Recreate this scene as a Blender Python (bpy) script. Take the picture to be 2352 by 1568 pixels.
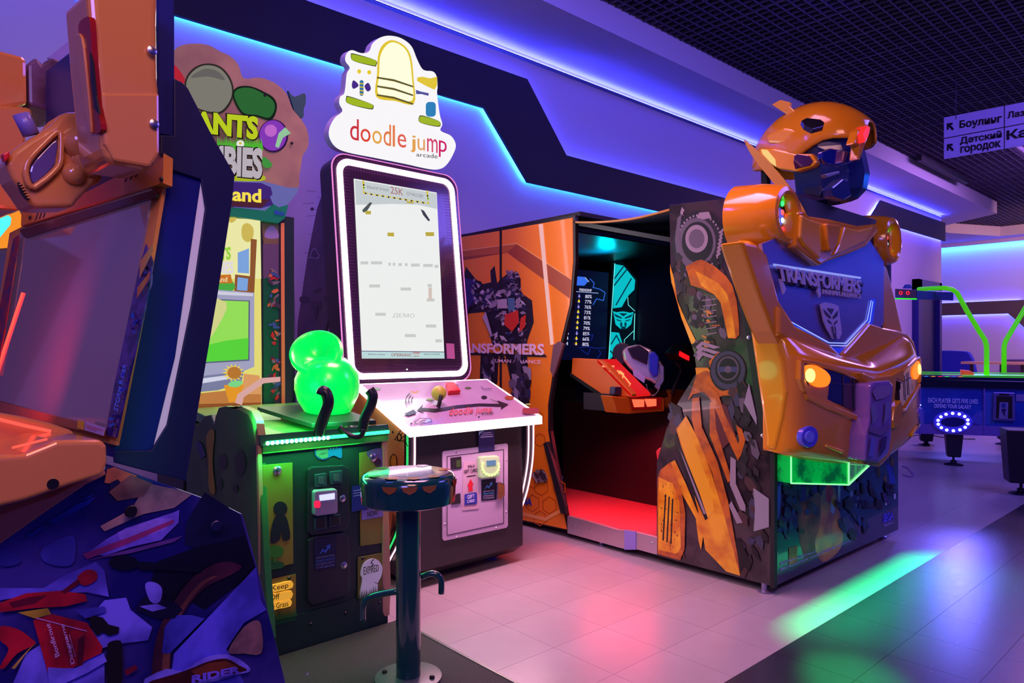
import bpy, bmesh, math, random
from mathutils import Vector, Matrix
from mathutils.geometry import tessellate_polygon
R = random.Random(7)
for o in list(bpy.data.objects): bpy.data.objects.remove(o)
SC = bpy.context.scene
COL = SC.collection
# ------------------------------------------------------------------ camera
CAM = Vector((0, 0, 1.3))
F, CX, HY = 1600.0, 1176.0, 800.0
ANG = math.atan(1774 / 1600)
FW = Vector((math.cos(ANG), math.sin(ANG), 0)); RT = Vector((math.sin(ANG), -math.cos(ANG), 0)); UP = Vector((0, 0, 1))
cd = bpy.data.cameras.new('camera'); cam = bpy.data.objects.new('camera', cd); COL.objects.link(cam)
cd.sensor_width = 36; cd.lens = 36 * F / 2352; cd.shift_y = (HY - 784) / 2352; cd.clip_end = 200
cam.matrix_world = Matrix.Translation(CAM) @ Matrix((RT, UP, -FW)).transposed().to_4x4()
SC.camera = cam
SC.view_settings.view_transform = 'Standard'; SC.view_settings.look = 'None'
SC.view_settings.gamma = 1; SC.view_settings.use_curve_mapping = False
SC.view_settings.exposure = -0.08
try:
    SC.cycles.use_denoising = True; SC.cycles.sample_clamp_indirect = 4; SC.cycles.max_bounces = 6
except Exception: pass
# ------------------------------------------------------------------ world: dim blue glow of the rest of the hall
wd = bpy.data.worlds.new('world'); SC.world = wd; wd.use_nodes = True
wd.node_tree.nodes['Background'].inputs[0].default_value = (0.05, 0.04, 0.85, 1)
wd.node_tree.nodes['Background'].inputs[1].default_value = 0.36

def area(name, loc, aim, sx, sy, col, power, spread=180, kind='RECTANGLE'):
    d = bpy.data.lights.new(name, 'AREA'); d.shape = kind; d.size = sx; d.size_y = sy
    d.color = col; d.energy = power; d.spread = math.radians(spread)
    o = bpy.data.objects.new(name, d); COL.objects.link(o); o.location = loc
    o.rotation_euler = (Vector(aim) - Vector(loc)).to_track_quat('-Z', 'Y').to_euler()
    return o
def spot(name, loc, aim, col, power, size, blend=0.6, rad=0.05):
    d = bpy.data.lights.new(name, 'SPOT'); d.color = col; d.energy = power; d.spot_size = math.radians(size); d.spot_blend = blend
    d.shadow_soft_size = rad
    o = bpy.data.objects.new(name, d); COL.objects.link(o); o.location = loc
    o.rotation_euler = (Vector(aim) - Vector(loc)).to_track_quat('-Z', 'Y').to_euler()
    return o
# hall lamps (pink / magenta flood lamps under the ceiling, out of frame) and added fills
area('pink_flood_lamp', (2.2, 2.3, 4.25), (2.4, 2.6, 0), 1.6, 1.2, (1.0, 0.33, 0.60), 62, 110)
area('warm_flood_lamp', (0.2, -0.6, 3.6), (3.6, 2.4, 1.0), 1.2, 1.2, (1.0, 0.45, 0.42), 50)
area('blue_pier_fill', (0.1, 3.3, 4.2), (0.2, 4.25, 2.5), 1.2, .2, (.12, .10, 1.0), 22)  # added fill that turns the wall pier blue
area('violet_flood_lamp', (7.0, -0.5, 4.1), (6.5, 2.2, 0.8), 2.5, 1.5, (0.22, 0.14, 1.0), 130)
area('left_violet_fill', (-0.9, -0.3, 2.6), (0.5, 1.5, 0.5), .8, .8, (0.40, 0.26, 1.0), 34)  # added fill to brighten the racing cabinet's printed base
area('far_warm_lamp', (18.0, 1.5, 4.1), (22.0, 3.5, 1.4), 1.5, 1.5, (1.0, 0.45, 0.42), 230)
area('far_violet_lamp', (13.0, 2.2, 4.2), (13.0, 3.6, 0.5), 3.0, 1.2, (0.62, 0.26, 1.0), 150)
area('blue_wall_fill', (4.0, 3.2, 4.3), (4.6, 4.9, 2.2), 5.0, .15, (.10, .08, 1.0), 22, 150)  # added fill that deepens the blue over the whole long wall
area('blue_corner_lamp', (18.25, 5.08, 4.0), (4.48, 1.25, 0), .8, .8, (0.16, 0.13, 1.0), 4.5, 26, 'DISK')
spot('green_moving_head', (5.6, 1.9, 4.2), (2.80, 1.16, 0), (0.0, 1.0, 0.22), 5200, 6.5, 1.0)
# ------------------------------------------------------------------ projection helpers (turn a measured picture point into a place on a real plane)
def ray(px, py): return FW + RT * ((px - CX) / F) + UP * ((HY - py) / F)
class PL:
    def __init__(s, p, n):
        s.p = Vector(p); s.n = Vector(n).normalized()
        if (CAM - s.p).dot(s.n) < 0: s.n = -s.n
    def w(s, px, py, off=0.0):
        r = ray(px, py); p = s.p + s.n * off
        return CAM + r * ((p - CAM).dot(s.n) / r.dot(s.n))
    def z(s, px, z):
        r = ray(px, HY); k = (s.p - CAM).dot(s.n) / r.dot(s.n); q = CAM + r * k; q.z = z
        return q
    def shift(s, d): return PL(s.p + s.n * d, s.n)
def PY(y): return PL((0, y, 0), (0, 1, 0))
def PX(x): return PL((x, 0, 0), (1, 0, 0))
def PZ(z): return PL((0, 0, z), (0, 0, 1))
# ------------------------------------------------------------------ materials
MATS = {}
def mat(name, col, rough=0.5, metal=0.0, em=None, es=0.0, coat=0.0, trans=0.0, noise=None, bump=0.0, nscale=8.0, alpha=1.0, spec=0.5):
    if name in MATS: return MATS[name]
    m = bpy.data.materials.new(name); m.use_nodes = True; MATS[name] = m
    nt = m.node_tree; b = nt.nodes['Principled BSDF']
    b.inputs['Base Color'].default_value = (*col, 1); b.inputs['Roughness'].default_value = rough; b.inputs['Metallic'].default_value = metal
    b.inputs['Coat Weight'].default_value = coat; b.inputs['Coat Roughness'].default_value = 0.05
    b.inputs['Transmission Weight'].default_value = trans; b.inputs['Specular IOR Level'].default_value = spec
    b.inputs['Alpha'].default_value = alpha
    if em: b.inputs['Emission Color'].default_value = (*em, 1); b.inputs['Emission Strength'].default_value = es
    if noise or bump:
        tc = nt.nodes.new('ShaderNodeTexCoord'); n = nt.nodes.new('ShaderNodeTexNoise'); n.inputs['Scale'].default_value = nscale; n.inputs['Detail'].default_value = 6
        nt.links.new(tc.outputs['Object'], n.inputs['Vector'])
        if noise:
            cr = nt.nodes.new('ShaderNodeValToRGB'); e = cr.color_ramp.elements
            e[0].color = (*col, 1); e[0].position = 0.42; e[1].color = (*noise, 1); e[1].position = 0.62
            nt.links.new(n.outputs['Fac'], cr.inputs['Fac']); nt.links.new(cr.outputs['Color'], b.inputs['Base Color'])
            if em and es and metal == 0: nt.links.new(cr.outputs['Color'], b.inputs['Emission Color'])
        if bump:
            bp = nt.nodes.new('ShaderNodeBump'); bp.inputs['Strength'].default_value = bump; bp.inputs['Distance'].default_value = 0.01
            nt.links.new(n.outputs['Fac'], bp.inputs['Height']); nt.links.new(bp.outputs['Normal'], b.inputs['Normal'])
    return m
def c8(r, g, b):
    f = lambda v: ((v / 255 + 0.055) / 1.055) ** 2.4 if v > 10 else v / 255 / 12.92
    return (f(r), f(g), f(b))
def flat(r, g, b, rough=0.4, **k):
    return mat('print_%d_%d_%d' % (r, g, b), c8(r, g, b), rough, **k)
def mott(r, g, b, rough=0.4, **k):
    return mat('painted_print_%d_%d_%d' % (r, g, b), c8(int(r * .72), int(g * .72), int(b * .78)), rough, noise=c8(min(255, int(r * 1.2)), min(255, int(g * 1.2)), min(255, int(b * 1.12))), nscale=9, **k)
def lit(r, g, b, s=1.0):
    return mat('lit_%d_%d_%d_%s' % (r, g, b, str(s).replace('.', '_')), (0, 0, 0), 0.4, em=c8(r, g, b), es=s, spec=0.1)
# ------------------------------------------------------------------ object helpers
def org(p):
    v = Vector((0, 0, 0))
    while p is not None: v += p.location; p = p.parent
    return v
def thing(name, label, cat, loc, group=None):
    o = bpy.data.objects.new(name, None); COL.objects.link(o); o.location = loc; o.empty_display_size = 0.1
    o['label'] = label; o['category'] = cat
    if group: o['group'] = group
    return o
def tag(o, label, cat, group=None):
    o['label'] = label; o['category'] = cat
    if group: o['group'] = group
    return o
def struct(o, label=None):
    o['kind'] = 'structure'
    if label: o['label'] = label
    return o
def build(name, vs, fs, m, parent=None, smooth=False, mids=None, bevel=0.0, seg=2, sub=0, label=None, loc=None, autos=None):
    vs = [Vector(v) for v in vs]
    if parent is not None: O = org(parent)
    elif loc is not None: O = Vector(loc)
    else:
        O = Vector((sum(v.x for v in vs) / len(vs), sum(v.y for v in vs) / len(vs), min(v.z for v in vs)))
    me = bpy.data.meshes.new(name); me.from_pydata([v - O for v in vs], [], fs)
    for mm in (m if isinstance(m, list) else [m]): me.materials.append(mm)
    if mids: me.polygons.foreach_set('material_index', mids)
    me.validate()
    if smooth: me.polygons.foreach_set('use_smooth', [True] * len(me.polygons))
    me.update()
    o = bpy.data.objects.new(name, me); COL.objects.link(o)
    if parent is not None: o.parent = parent
    else: o.location = O
    if bevel:
        b = o.modifiers.new('bevel', 'BEVEL'); b.width = bevel; b.segments = seg; b.limit_method = 'ANGLE'; b.angle_limit = math.radians(35); b.harden_normals = False
    if sub:
        s = o.modifiers.new('sub', 'SUBSURF'); s.levels = sub; s.render_levels = sub
    if label: o['label'] = label
    return o
BF = [(0, 3, 2, 1), (4, 5, 6, 7), (0, 1, 5, 4), (1, 2, 6, 5), (2, 3, 7, 6), (3, 0, 4, 7)]
def boxv(x0, x1, y0, y1, z0, z1):
    return [(x0, y0, z0), (x1, y0, z0), (x1, y1, z0), (x0, y1, z0), (x0, y0, z1), (x1, y0, z1), (x1, y1, z1), (x0, y1, z1)]
def box(name, x0, x1, y0, y1, z0, z1, m, parent=None, bevel=0.0, **k):
    return build(name, boxv(x0, x1, y0, y1, z0, z1), BF, m, parent, bevel=bevel, **k)
def boxes(name, L, m, parent=None, **k):
    vs, fs = [], []
    for b in L:
        n = len(vs); vs += boxv(*b); fs += [tuple(i + n for i in f) for f in BF]
    return build(name, vs, fs, m, parent, **k)
def prism(name, pts, ext, m, parent=None, bevel=0.0, **k):
    """polygon (world points) extruded along the vector ext"""
    pts = [Vector(p) for p in pts]; ext = Vector(ext); n = len(pts)
    nrm = Vector((0, 0, 0))
    for i in range(n):
        a, b = pts[i] - pts[0], pts[(i + 1) % n] - pts[0]; nrm += a.cross(b)
    if nrm.dot(ext) > 0: pts = pts[::-1]
    tr = tessellate_polygon([pts])
    vs = pts + [p + ext for p in pts]
    if bevel or n <= 4: fs = [tuple(range(n)), tuple(range(2 * n - 1, n - 1, -1))]
    else:
        fs = []
        for t in tr:
            a, b, c = t
            fn = (pts[b] - pts[a]).cross(pts[c] - pts[a])
            if fn.dot(ext) > 0: b, c = c, b
            fs.append((a, b, c)); fs.append((a + n, c + n, b + n))
    for i in range(n):
        j = (i + 1) % n; fs.append((i, i + n, j + n, j))
    return build(name, vs, fs, m, parent, bevel=bevel, **k)
def slab(name, pl, px, th, m, parent=None, off=0.0, bevel=0.0, **k):
    """outline measured on plane pl, given thickness th going away from the viewer's side"""
    return prism(name, [pl.w(x, y, off) for x, y in px], -pl.n * th, m, parent, bevel, **k)
def art(name, pl, items, parent, off=0.0012, step=0.0005, **k):
    """flat print: a list of (outline, material) lying on plane pl, one mesh"""
    vs, fs, mids, ms = [], [], [], []
    step = min(step, .010 / max(1, len(items)))
    for i, (px, m) in enumerate(items):
        if m not in ms: ms.append(m)
        P = [p if isinstance(p, Vector) else pl.w(p[0], p[1], off + i * step) for p in px]
        n = len(vs); vs += P
        for t in tessellate_polygon([P]):
            a, b, c = t
            if (P[b] - P[a]).cross(P[c] - P[a]).dot(pl.n) < 0: b, c = c, b
            fs.append((a + n, b + n, c + n)); mids.append(ms.index(m))
    return build(name, vs, fs, ms, parent, mids=mids, **k)
def sm(pts, n=6, closed=True):
    out = []; N = len(pts)
    for i in range(N if closed else N - 1):
        g = lambda j: Vector((*pts[j % N],)) if closed else Vector((*pts[max(0, min(N - 1, j))],))
        p0, p1, p2, p3 = g(i - 1), g(i), g(i + 1), g(i + 2)
        for k in range(n):
            t = k / n
            q = 0.5 * ((2 * p1) + (p2 - p0) * t + (2 * p0 - 5 * p1 + 4 * p2 - p3) * t * t + (3 * p1 - p0 - 3 * p2 + p3) * t ** 3)
            out.append(tuple(q))
    if not closed: out.append(tuple(pts[-1]))
    return out
def el(cx, cy, rx, ry, n=24, rot=0.0):
    c, s = math.cos(rot), math.sin(rot)
    return [(cx + rx * math.cos(a) * c - ry * math.sin(a) * s, cy + rx * math.cos(a) * s + ry * math.sin(a) * c) for a in [2 * math.pi * i / n for i in range(n)]]
def ln(pts, w, closed=False):
    """a picture-plane polyline given width, as small quads"""
    out = []
    P = list(pts) + ([pts[0]] if closed else [])
    for (x0, y0), (x1, y1) in zip(P, P[1:]):
        L = math.hypot(x1 - x0, y1 - y0) or 1; dx, dy = -(y1 - y0) / L * w / 2, (x1 - x0) / L * w / 2
        ex, ey = (x1 - x0) / L * w * .3, (y1 - y0) / L * w * .3
        out.append([(x0 + dx - ex, y0 + dy - ey), (x1 + dx + ex, y1 + dy + ey), (x1 - dx + ex, y1 - dy + ey), (x0 - dx - ex, y0 - dy - ey)])
    return out
def rr(x0, y0, x1, y1, r, n=5):
    out = []
    for cx, cy, a0 in ((x1 - r, y1 - r, 0), (x0 + r, y1 - r, 90), (x0 + r, y0 + r, 180), (x1 - r, y0 + r, 270)):
        for i in range(n + 1):
            a = math.radians(a0 + 90 * i / n); out.append((cx + r * math.cos(a), cy + r * math.sin(a)))
    return out
def qmap(q, pts):
    """unit-square points (u right, v down) into the quad q = TL, TR, BR, BL"""
    (ax, ay), (bx, by), (cx, cy), (dx, dy) = q; o = []
    for u, v in pts:
        o.append(((ax * (1 - u) + bx * u) * (1 - v) + (dx * (1 - u) + cx * u) * v, (ay * (1 - u) + by * u) * (1 - v) + (dy * (1 - u) + cy * u) * v))
    return o
def tube(name, pts, r, m, parent=None, closed=False, n=10, caps=True, **k):
    pts = [Vector(p) for p in pts]; N = len(pts); vs, fs = [], []
    rad = r if isinstance(r, (list, tuple)) else [r] * N
    T = []
    for i in range(N):
        a = pts[(i - 1) % N] if closed or i > 0 else pts[i]; b = pts[(i + 1) % N] if closed or i < N - 1 else pts[i]
        T.append((b - a).normalized())
    u = T[0].orthogonal().normalized()
    for i in range(N):
        u = (u - T[i] * u.dot(T[i])).normalized(); w = T[i].cross(u)
        for j in range(n):
            a = 2 * math.pi * j / n; vs.append(pts[i] + (u * math.cos(a) + w * math.sin(a)) * rad[i])
    for i in range(N if closed else N - 1):
        for j in range(n):
            a, b = i * n + j, i * n + (j + 1) % n; c, d = ((i + 1) % N) * n + (j + 1) % n, ((i + 1) % N) * n + j
            fs.append((a, b, c, d))
    if caps and not closed: fs += [tuple(range(n - 1, -1, -1)), tuple(range((N - 1) * n, N * n))]
    return build(name, vs, fs, m, parent, smooth=True, **k)
def lathe(name, c, axis, prof, m, parent=None, n=28, smooth=True, **k):
    """profile (distance along axis, radius) turned about the axis at c"""
    c = Vector(c); A = Vector(axis).normalized(); u = A.orthogonal().normalized(); w = A.cross(u); vs, fs = [], []
    for h, r in prof:
        for j in range(n):
            a = 2 * math.pi * j / n; vs.append(c + A * h + (u * math.cos(a) + w * math.sin(a)) * max(r, 1e-4))
    for i in range(len(prof) - 1):
        for j in range(n):
            fs.append((i * n + j, i * n + (j + 1) % n, (i + 1) * n + (j + 1) % n, (i + 1) * n + j))
    fs += [tuple(range(n - 1, -1, -1)), tuple(range((len(prof) - 1) * n, len(prof) * n))]
    o = build(name, vs, fs, m, parent, smooth=smooth, **k)
    if smooth:
        e = o.modifiers.new('edges', 'EDGE_SPLIT'); e.split_angle = math.radians(40)
    return o
def grid(name, rows, m, parent=None, closed=False, sub=0, smooth=True, thick=0.0, **k):
    """loft: rows of equally many world points"""
    nr, nc = len(rows), len(rows[0]); vs = [p for r in rows for p in r]; fs = []
    for i in range(nr - 1):
        for j in range(nc if closed else nc - 1):
            fs.append((i * nc + j, i * nc + (j + 1) % nc, (i + 1) * nc + (j + 1) % nc, (i + 1) * nc + j))
    if closed: fs += [tuple(range(nc - 1, -1, -1)), tuple(range((nr - 1) * nc, nr * nc))]
    o = build(name, vs, fs, m, parent, smooth=smooth, **k)
    if thick:
        t = o.modifiers.new('thick', 'SOLIDIFY'); t.thickness = thick; t.offset = 0
    if sub:
        s = o.modifiers.new('sub', 'SUBSURF'); s.levels = sub; s.render_levels = sub
    return o
def text(name, s, P4, m, parent, th=0.002, bold=0.0, **k):
    """lettering fitted into a world quad P4 = TL, TR, BR, BL"""
    cu = bpy.data.curves.new('t', 'FONT'); cu.body = s; cu.size = 1; cu.extrude = 0.5; cu.resolution_u = 3; cu.offset = bold
    cu.align_x = 'CENTER'; cu.space_line = 0.9
    ob = bpy.data.objects.new('t', cu); COL.objects.link(ob)
    bpy.context.view_layer.update()
    me = bpy.data.meshes.new_from_object(ob.evaluated_get(bpy.context.evaluated_depsgraph_get()))
    vs = [v.co.copy() for v in me.vertices]; fs = [tuple(p.vertices) for p in me.polygons]
    bpy.data.objects.remove(ob); bpy.data.curves.remove(cu); bpy.data.meshes.remove(me)
    if not vs: return None
    x0, x1 = min(v.x for v in vs), max(v.x for v in vs); y0, y1 = min(v.y for v in vs), max(v.y for v in vs)
    TL, TR, BR, BL = [Vector(p) for p in P4]
    nr = (TR - TL).cross(BL - TL).normalized(); 
    if nr.dot(CAM - TL) < 0: nr = -nr
    out = []
    for v in vs:
        u = (v.x - x0) / (x1 - x0); t = (y1 - v.y) / (y1 - y0)
        out.append((TL * (1 - u) + TR * u) * (1 - t) + (BL * (1 - u) + BR * u) * t + nr * (v.z + 0.5) * th)
    return build(name, out, fs, m, parent, **k)
def ptext(name, s, pl, q, m, parent, off=0.004, th=0.001, bold=0.0, **k):
    return text(name, s, [pl.w(x, y, off) for x, y in q], m, parent, th, bold, **k)
def clone(o, delta=None, parent=None, rot=None, label=None):
    c = o.copy(); COL.objects.link(c)
    c.parent = parent
    if parent is None and delta is not None: c.location = o.location + Vector(delta)
    for ch in list(o.children): clone(ch, None, c)
    if label: c['label'] = label
    return c
def shards(reg, cols, n, size, seed, ax=None):
    """angular chips of print scattered in a list of picture discs (cx, cy, rx, ry)"""
    r = random.Random(seed); L = []
    for _ in range(n):
        cx, cy, rx, ry = r.choice(reg); a = r.uniform(0, 6.28); q = math.sqrt(r.random())
        x, y = cx + rx * q * math.cos(a), cy + ry * q * math.sin(a)
        t = (r.uniform(0, 3.14) if ax is None else ax + r.uniform(-.35, .35)); l, w = size * r.uniform(.5, 1.4), size * r.uniform(.22, .7)
        c, s = math.cos(t), math.sin(t); k = r.randint(4, 6)
        pts = [(x + l * math.cos(b) * c - w * math.sin(b) * s, y + l * math.cos(b) * s + w * math.sin(b) * c) for b in [6.283 * i / k + r.uniform(-.3, .3) for i in range(k)]]
        L.append((pts, r.choice(cols)))
    return L
# ================================================================== SETTING
W = 4.9            # the long wall
HS = 4.13; HT = 4.37
white_wall = mat('white_wall_paint', (0.60, 0.56, 0.70), 0.7, bump=0.05, nscale=60)
black_band = mat('black_band_board', (0.012, 0.012, 0.02), 0.65)
brown_band = mat('brown_band_board', (0.10, 0.07, 0.06), 0.7)
grid_metal = mat('black_grid_metal', (0.085, 0.07, 0.13), 0.5)
void_black = mat('void_black', (0.004, 0.004, 0.006), 0.9)
blue_led = lit(58, 64, 255, 150.0); cyan_led = lit(34, 110, 255, 150.0)
def floor_mat(name, c1, c2, rough):
    m = mat(name, c1, rough, noise=c2, bump=0.0, nscale=3.0)
    nt = m.node_tree; b = nt.nodes['Principled BSDF']
    tc = nt.nodes.new('ShaderNodeTexCoord'); n = nt.nodes.new('ShaderNodeTexNoise'); n.inputs['Scale'].default_value = 9; n.inputs['Detail'].default_value = 8
    mp = nt.nodes.new('ShaderNodeMapping'); mp.inputs['Scale'].default_value = (1, 5, 1)
    nt.links.new(tc.outputs['Object'], mp.inputs[0]); nt.links.new(mp.outputs[0], n.inputs['Vector'])
    mr = nt.nodes.new('ShaderNodeMapRange'); mr.inputs[3].default_value = rough - .02; mr.inputs[4].default_value = rough + .03
    nt.links.new(n.outputs['Fac'], mr.inputs[0]); nt.links.new(mr.outputs[0], b.inputs['Roughness'])
    return m
pale_vinyl = floor_mat('pale_vinyl_tile', (0.34, 0.31, 0.33), (0.38, 0.35, 0.37), 0.30)
dark_vinyl = floor_mat('dark_vinyl_tile', (0.026, 0.028, 0.044), (0.030, 0.031, 0.048), 0.26)
seam = mat('tile_joint', (0.30, 0.27, 0.29), 0.7)
T = 0.333; TX, TY = 2.164, 1.46
fl = struct(box('floor', -6, 26, -8, 9, -0.2, -0.004, seam, loc=(0, 0, 0)), 'vinyl tile floor, pale by the machines and dark in the aisle')
def tiles(x0, x1, y0, y1, m, name='tile', g=0.0007):
    first = None
    for i in range(x0, x1):
        for j in range(y0, y1):
            X, Y = TX + i * T, TY + j * T
            if first is None:
                first = build(name, boxv(g, T - g, g, T - g, -0.004, 0), BF, m, None, loc=(0, 0, 0)); o = first
            else: o = first.copy(); COL.objects.link(o)
            o.parent = fl; o.location = (X, Y, 0)
tiles(-3, 18, 0, 8, pale_vinyl)
tiles(-1, 18, -4, 0, dark_vinyl)
def sheets(L, m, name):
    o = boxes(name, [(a, b, c, d, -0.004, 0) for a, b, c, d in L], m, fl); return o
x0, x1, y0, y1 = TX - 3 * T, TX + 18 * T, TY, TY + 8 * T
sheets([(-6, x0, y0, 9), (x0, x1, y1, 9), (x1, 26, y0, 9)], pale_vinyl, 'pale_floor_sheet')
x0, y2 = TX - T, TY - 4 * T
sheets([(-6, x0, -8, y0), (x0, x1, -8, y2), (x1, 26, -8, y0)], dark_vinyl, 'dark_floor_sheet')
# long wall and its dark zigzag band with light behind
XE = 16.75
struct(box('wall_back', -6, XE, W, W + 0.3, 0, HS + 0.5, white_wall, loc=(5, W, 0)), 'long white wall washed with blue light')
struct(box('wall_left', -6, 0.74, 4.25, W, 0, HS + 0.5, white_wall, loc=(0, 4.3, 0)), 'projecting white wall pier')
P48 = PY(4.80)
bt = [(-2, 3.866), (4.554, 3.866), (5.095, 3.24), (8.9, 3.24)]; bb = [(-2, 3.47), (4.03, 3.47), (4.565, 2.885), (8.9, 2.885)]
def bandpoly(t, b): return [(x, z) for x, z in t] + [(x, z) for x, z in b[::-1]]
b1 = struct(prism('trim_1', [(x, 4.83, z) for x, z in bandpoly(bt[:2] + [bt[2], bt[3]], bb)], (0, 0.03, 0), black_band), 'black zigzag band standing off the long wall')
b2 = struct(prism('trim_2', [(x, 4.83, z) for x, z in [(13.25, 3.95), (16.78, 3.97), (16.78, 3.58), (12.75, 3.56)]], (0, 0.03, 0), black_band), 'short black band at the far end of the long wall')
def ledline(name, pts, m, r=0.006, parent=None):
    return tube(name, pts, r, m, parent, n=6)
ledline('led_strip', [(x, 4.88, z - 0.045) for x, z in bt], blue_led, parent=b1)
ledline('led_strip', [(x, 4.88, z + 0.045) for x, z in bb], cyan_led, parent=b1)
ledline('led_strip', [(12.8, 4.875, 3.60), (13.27, 4.875, 3.92), (16.7, 4.875, 3.94)], blue_led, parent=b2)
ledline('led_strip', [(12.8, 4.875, 3.59), (16.7, 4.875, 3.61)], blue_led, parent=b2)
# soffit (stepped plasterboard box under the grid) with cove light at the wall
YF = 4.04
so = struct(prism('trim_3', [(-6, YF, HS), (17.35, YF, HS), (18.2, 5.3, HS), (18.2, 5.6, HS), (-6, 5.6, HS)], (0, 0, HT + 0.1 - HS), white_wall, loc=(5, 4.5, HS)), 'white plasterboard soffit along the long wall')
cv = struct(box('trim_4', -6, 16.74, W - 0.05, W, HS - 0.065, HS - 0.055, mat('cove_lip', (0.10, 0.08, 0.14), 0.7), loc=(5, W, HS - .06)), 'narrow shadow ledge hiding the cove light')
ledline('led_strip', [(-6, W - 0.02, HS - 0.045), (16.7, W - 0.02, HS - 0.045)], blue_led, 0.007, parent=cv)
# far walls
XF = 21.6
struct(box('wall_far', XF, XF + 0.3, -8, 9, 0, HS + 0.5, white_wall, loc=(XF, 2, 0)), 'pale far wall with a warm glow')
struct(box('wall_return', XE - 0.3, XE, W + .3, 9, 0, HS + 0.5, white_wall, loc=(XE, 6, 0)), 'white end face of the long wall')
struct(prism('trim_5', [(20.9, -8, HS), (20.9, 4.8, HS), (19.4, 5.5, HS), (18.2, 5.6, HS), (18.2, 9, HS), (XF, 9, HS), (XF, -8, HS)], (0, 0, HT + .1 - HS), white_wall, loc=(21, 4, HS)), 'white soffit along the far wall')
fb = struct(prism('trim_6', [(XF - 0.07, y, z) for y, z in [(9, 2.62), (1.2, 2.62), (-1, .9), (-2, .9), (0.6, 2.62 - .42), (4.42, 2.62 - .42), (9, 2.2)]][:0] + [(XF - 0.07, y, z) for y, z in [(9, 2.54), (4.45, 2.54), (3.0, .95), (3.62, .95), (4.77, 2.20), (9, 2.20)]], (0.03, 0, 0), brown_band), 'brown band on the far wall that drops at an angle')
ledline('led_strip', [(XF - 0.03, 9, 2.51), (XF - 0.03, 4.5, 2.51)], blue_led, 0.012, parent=fb)
ledline('led_strip', [(XF - 0.03, 9, 2.23), (XF - 0.03, 4.74, 2.23), (XF - .03, 3.65, 1.04)], blue_led, 0.012, parent=fb)
fc = struct(box('trim_7', XF - 0.25, XF - 0.22, -8, 9, HS - 0.10, HS, white_wall, loc=(XF, 2, HS)), 'lip of the far cove')
ledline('led_strip', [(XF - 0.15, 9, HS - 0.03), (XF - 0.15, -8, HS - 0.03)], cyan_led, 0.02, parent=fc)
# ceiling void and open grid
struct(box('ceiling', -6, 26, -8, 9, 5.4, 5.5, void_black, loc=(5, 0, 5.4)), 'black ceiling void above the grid')
L = []
x = 2.0
while x < 24: L.append((x - .004, x + .004, 0.3, YF if x < 17.6 else 5.6, HT, HT + .045)); x += 0.10
g1 = struct(boxes('ceiling_grid', L, grid_metal, loc=(8, 2, HT)), 'black open-cell ceiling grid')
L = []; y = 0.34
while y < 5.6:
    L.append((2.0 if y < YF else 17.6, 24, y - .004, y + .004, HT, HT + .045)); y += 0.10
g2 = boxes('grid_bars', L, grid_metal, g1); g2['kind'] = 'stuff'
wk = []
x = 2.3
while x < 24: wk.append((x - .007, x + .007, 0.3, YF, HT - .004, HT + .05)); x += 0.6
struct(boxes('grid_carriers', wk, grid_metal, g1))
# door in the long wall
dk = mat('navy_door_paint', c8(14, 16, 84), 0.4)
d = struct(box('door_1', 15.2, 16.25, W - 0.035, W - .001, 0, 2.50, dk, loc=(15.6, W, 0)), 'dark blue door in the long wall')
boxes('door_frame', [(15.0, 15.2, W - .12, W, 0, 2.66), (16.25, 16.38, W - .12, W, 0, 2.66), (15.0, 16.38, W - .12, W, 2.46, 2.66)], mat('navy_frame', c8(20, 20, 110), .4), d)
# low sofa back and table seen far away
far = thing('lounge_sofa', 'blue high-backed lounge sofa in front of the far wall', 'sofa', (20.3, 6.0, 0))
navy = mat('blue_vinyl', c8(30, 40, 190), 0.5)
prism('backrest', [(20.3, y, z) for y, z in sm([(6.9, .3), (6.9, 1.18), (6.4, 1.235), (5.55, 1.235), (5.3, 1.15), (5.18, .7), (5.16, .3)], 4)], (0.18, 0, 0), navy, far, bevel=0.02)
box('seat', 19.7, 20.35, 5.2, 6.9, 0.0, 0.42, navy, far, bevel=0.05)
ft = thing('lounge_table', 'thin-topped wooden lounge table beyond the air hockey table', 'table', (19.2, 4.4, 0))
box('table_top', 18.9, 19.5, 3.85, 5.12, 0.935, 0.99, mat('pale_wood', (.75, .42, .25), .5), ft)
for yy in (3.95, 4.35, 4.95): box('leg', 19.2, 19.26, yy, yy + .07, 0, .935, mat('dark_leg', (.08, .04, .06), .5), ft)
fcab = box('wall_cabinet', 20.6, 21.3, 2.6, 4.62, 0, 1.03, mat('grey_lacquer', c8(96, 70, 120), .4), None, bevel=.01); tag(fcab, 'low grey cabinet under the far wall at the frame edge', 'cabinet')
# hanging direction sign
sg = thing('hanging_sign', 'lilac hanging direction sign with black arrows and lettering', 'sign', (8.87, 1.5, 3.4))
SP = PX(8.87); lil = mat('lilac_sign_panel', c8(204, 188, 250), 0.45); blk = flat(14, 10, 26)
slab('sign_panel', SP, [(2168, 270), (2420, 221), (2420, 322), (2168, 365)], 0.02, lil, sg)
art('sign_lines', SP, [(q, blk) for q in ln([(2168, 318), (2420, 271)], 2) + ln([(2307, 243), (2307, 341)], 2)], sg)
def arrow(cx, cy, s): return [(cx - s, cy - s), (cx + s * .6, cy - s * 1.25), (cx + s * .6, cy - s * .65), (cx + s * .05, cy - s * .6), (cx + s, cy + s * .45), (cx + s * .5, cy + s * .9), (cx - s * .45, cy - s * .05), (cx - s * .45, cy + s * .7), (cx - s, cy + s * .75)]
art('sign_arrows', SP, [(arrow(2183, 292, 8.5), blk), (arrow(2183, 340, 8.5), blk)], sg)
ptext('lettering', 'Боулинг', SP, [(2204, 277), (2301, 262), (2301, 285), (2204, 299)], blk, sg, bold=.03)
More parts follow.
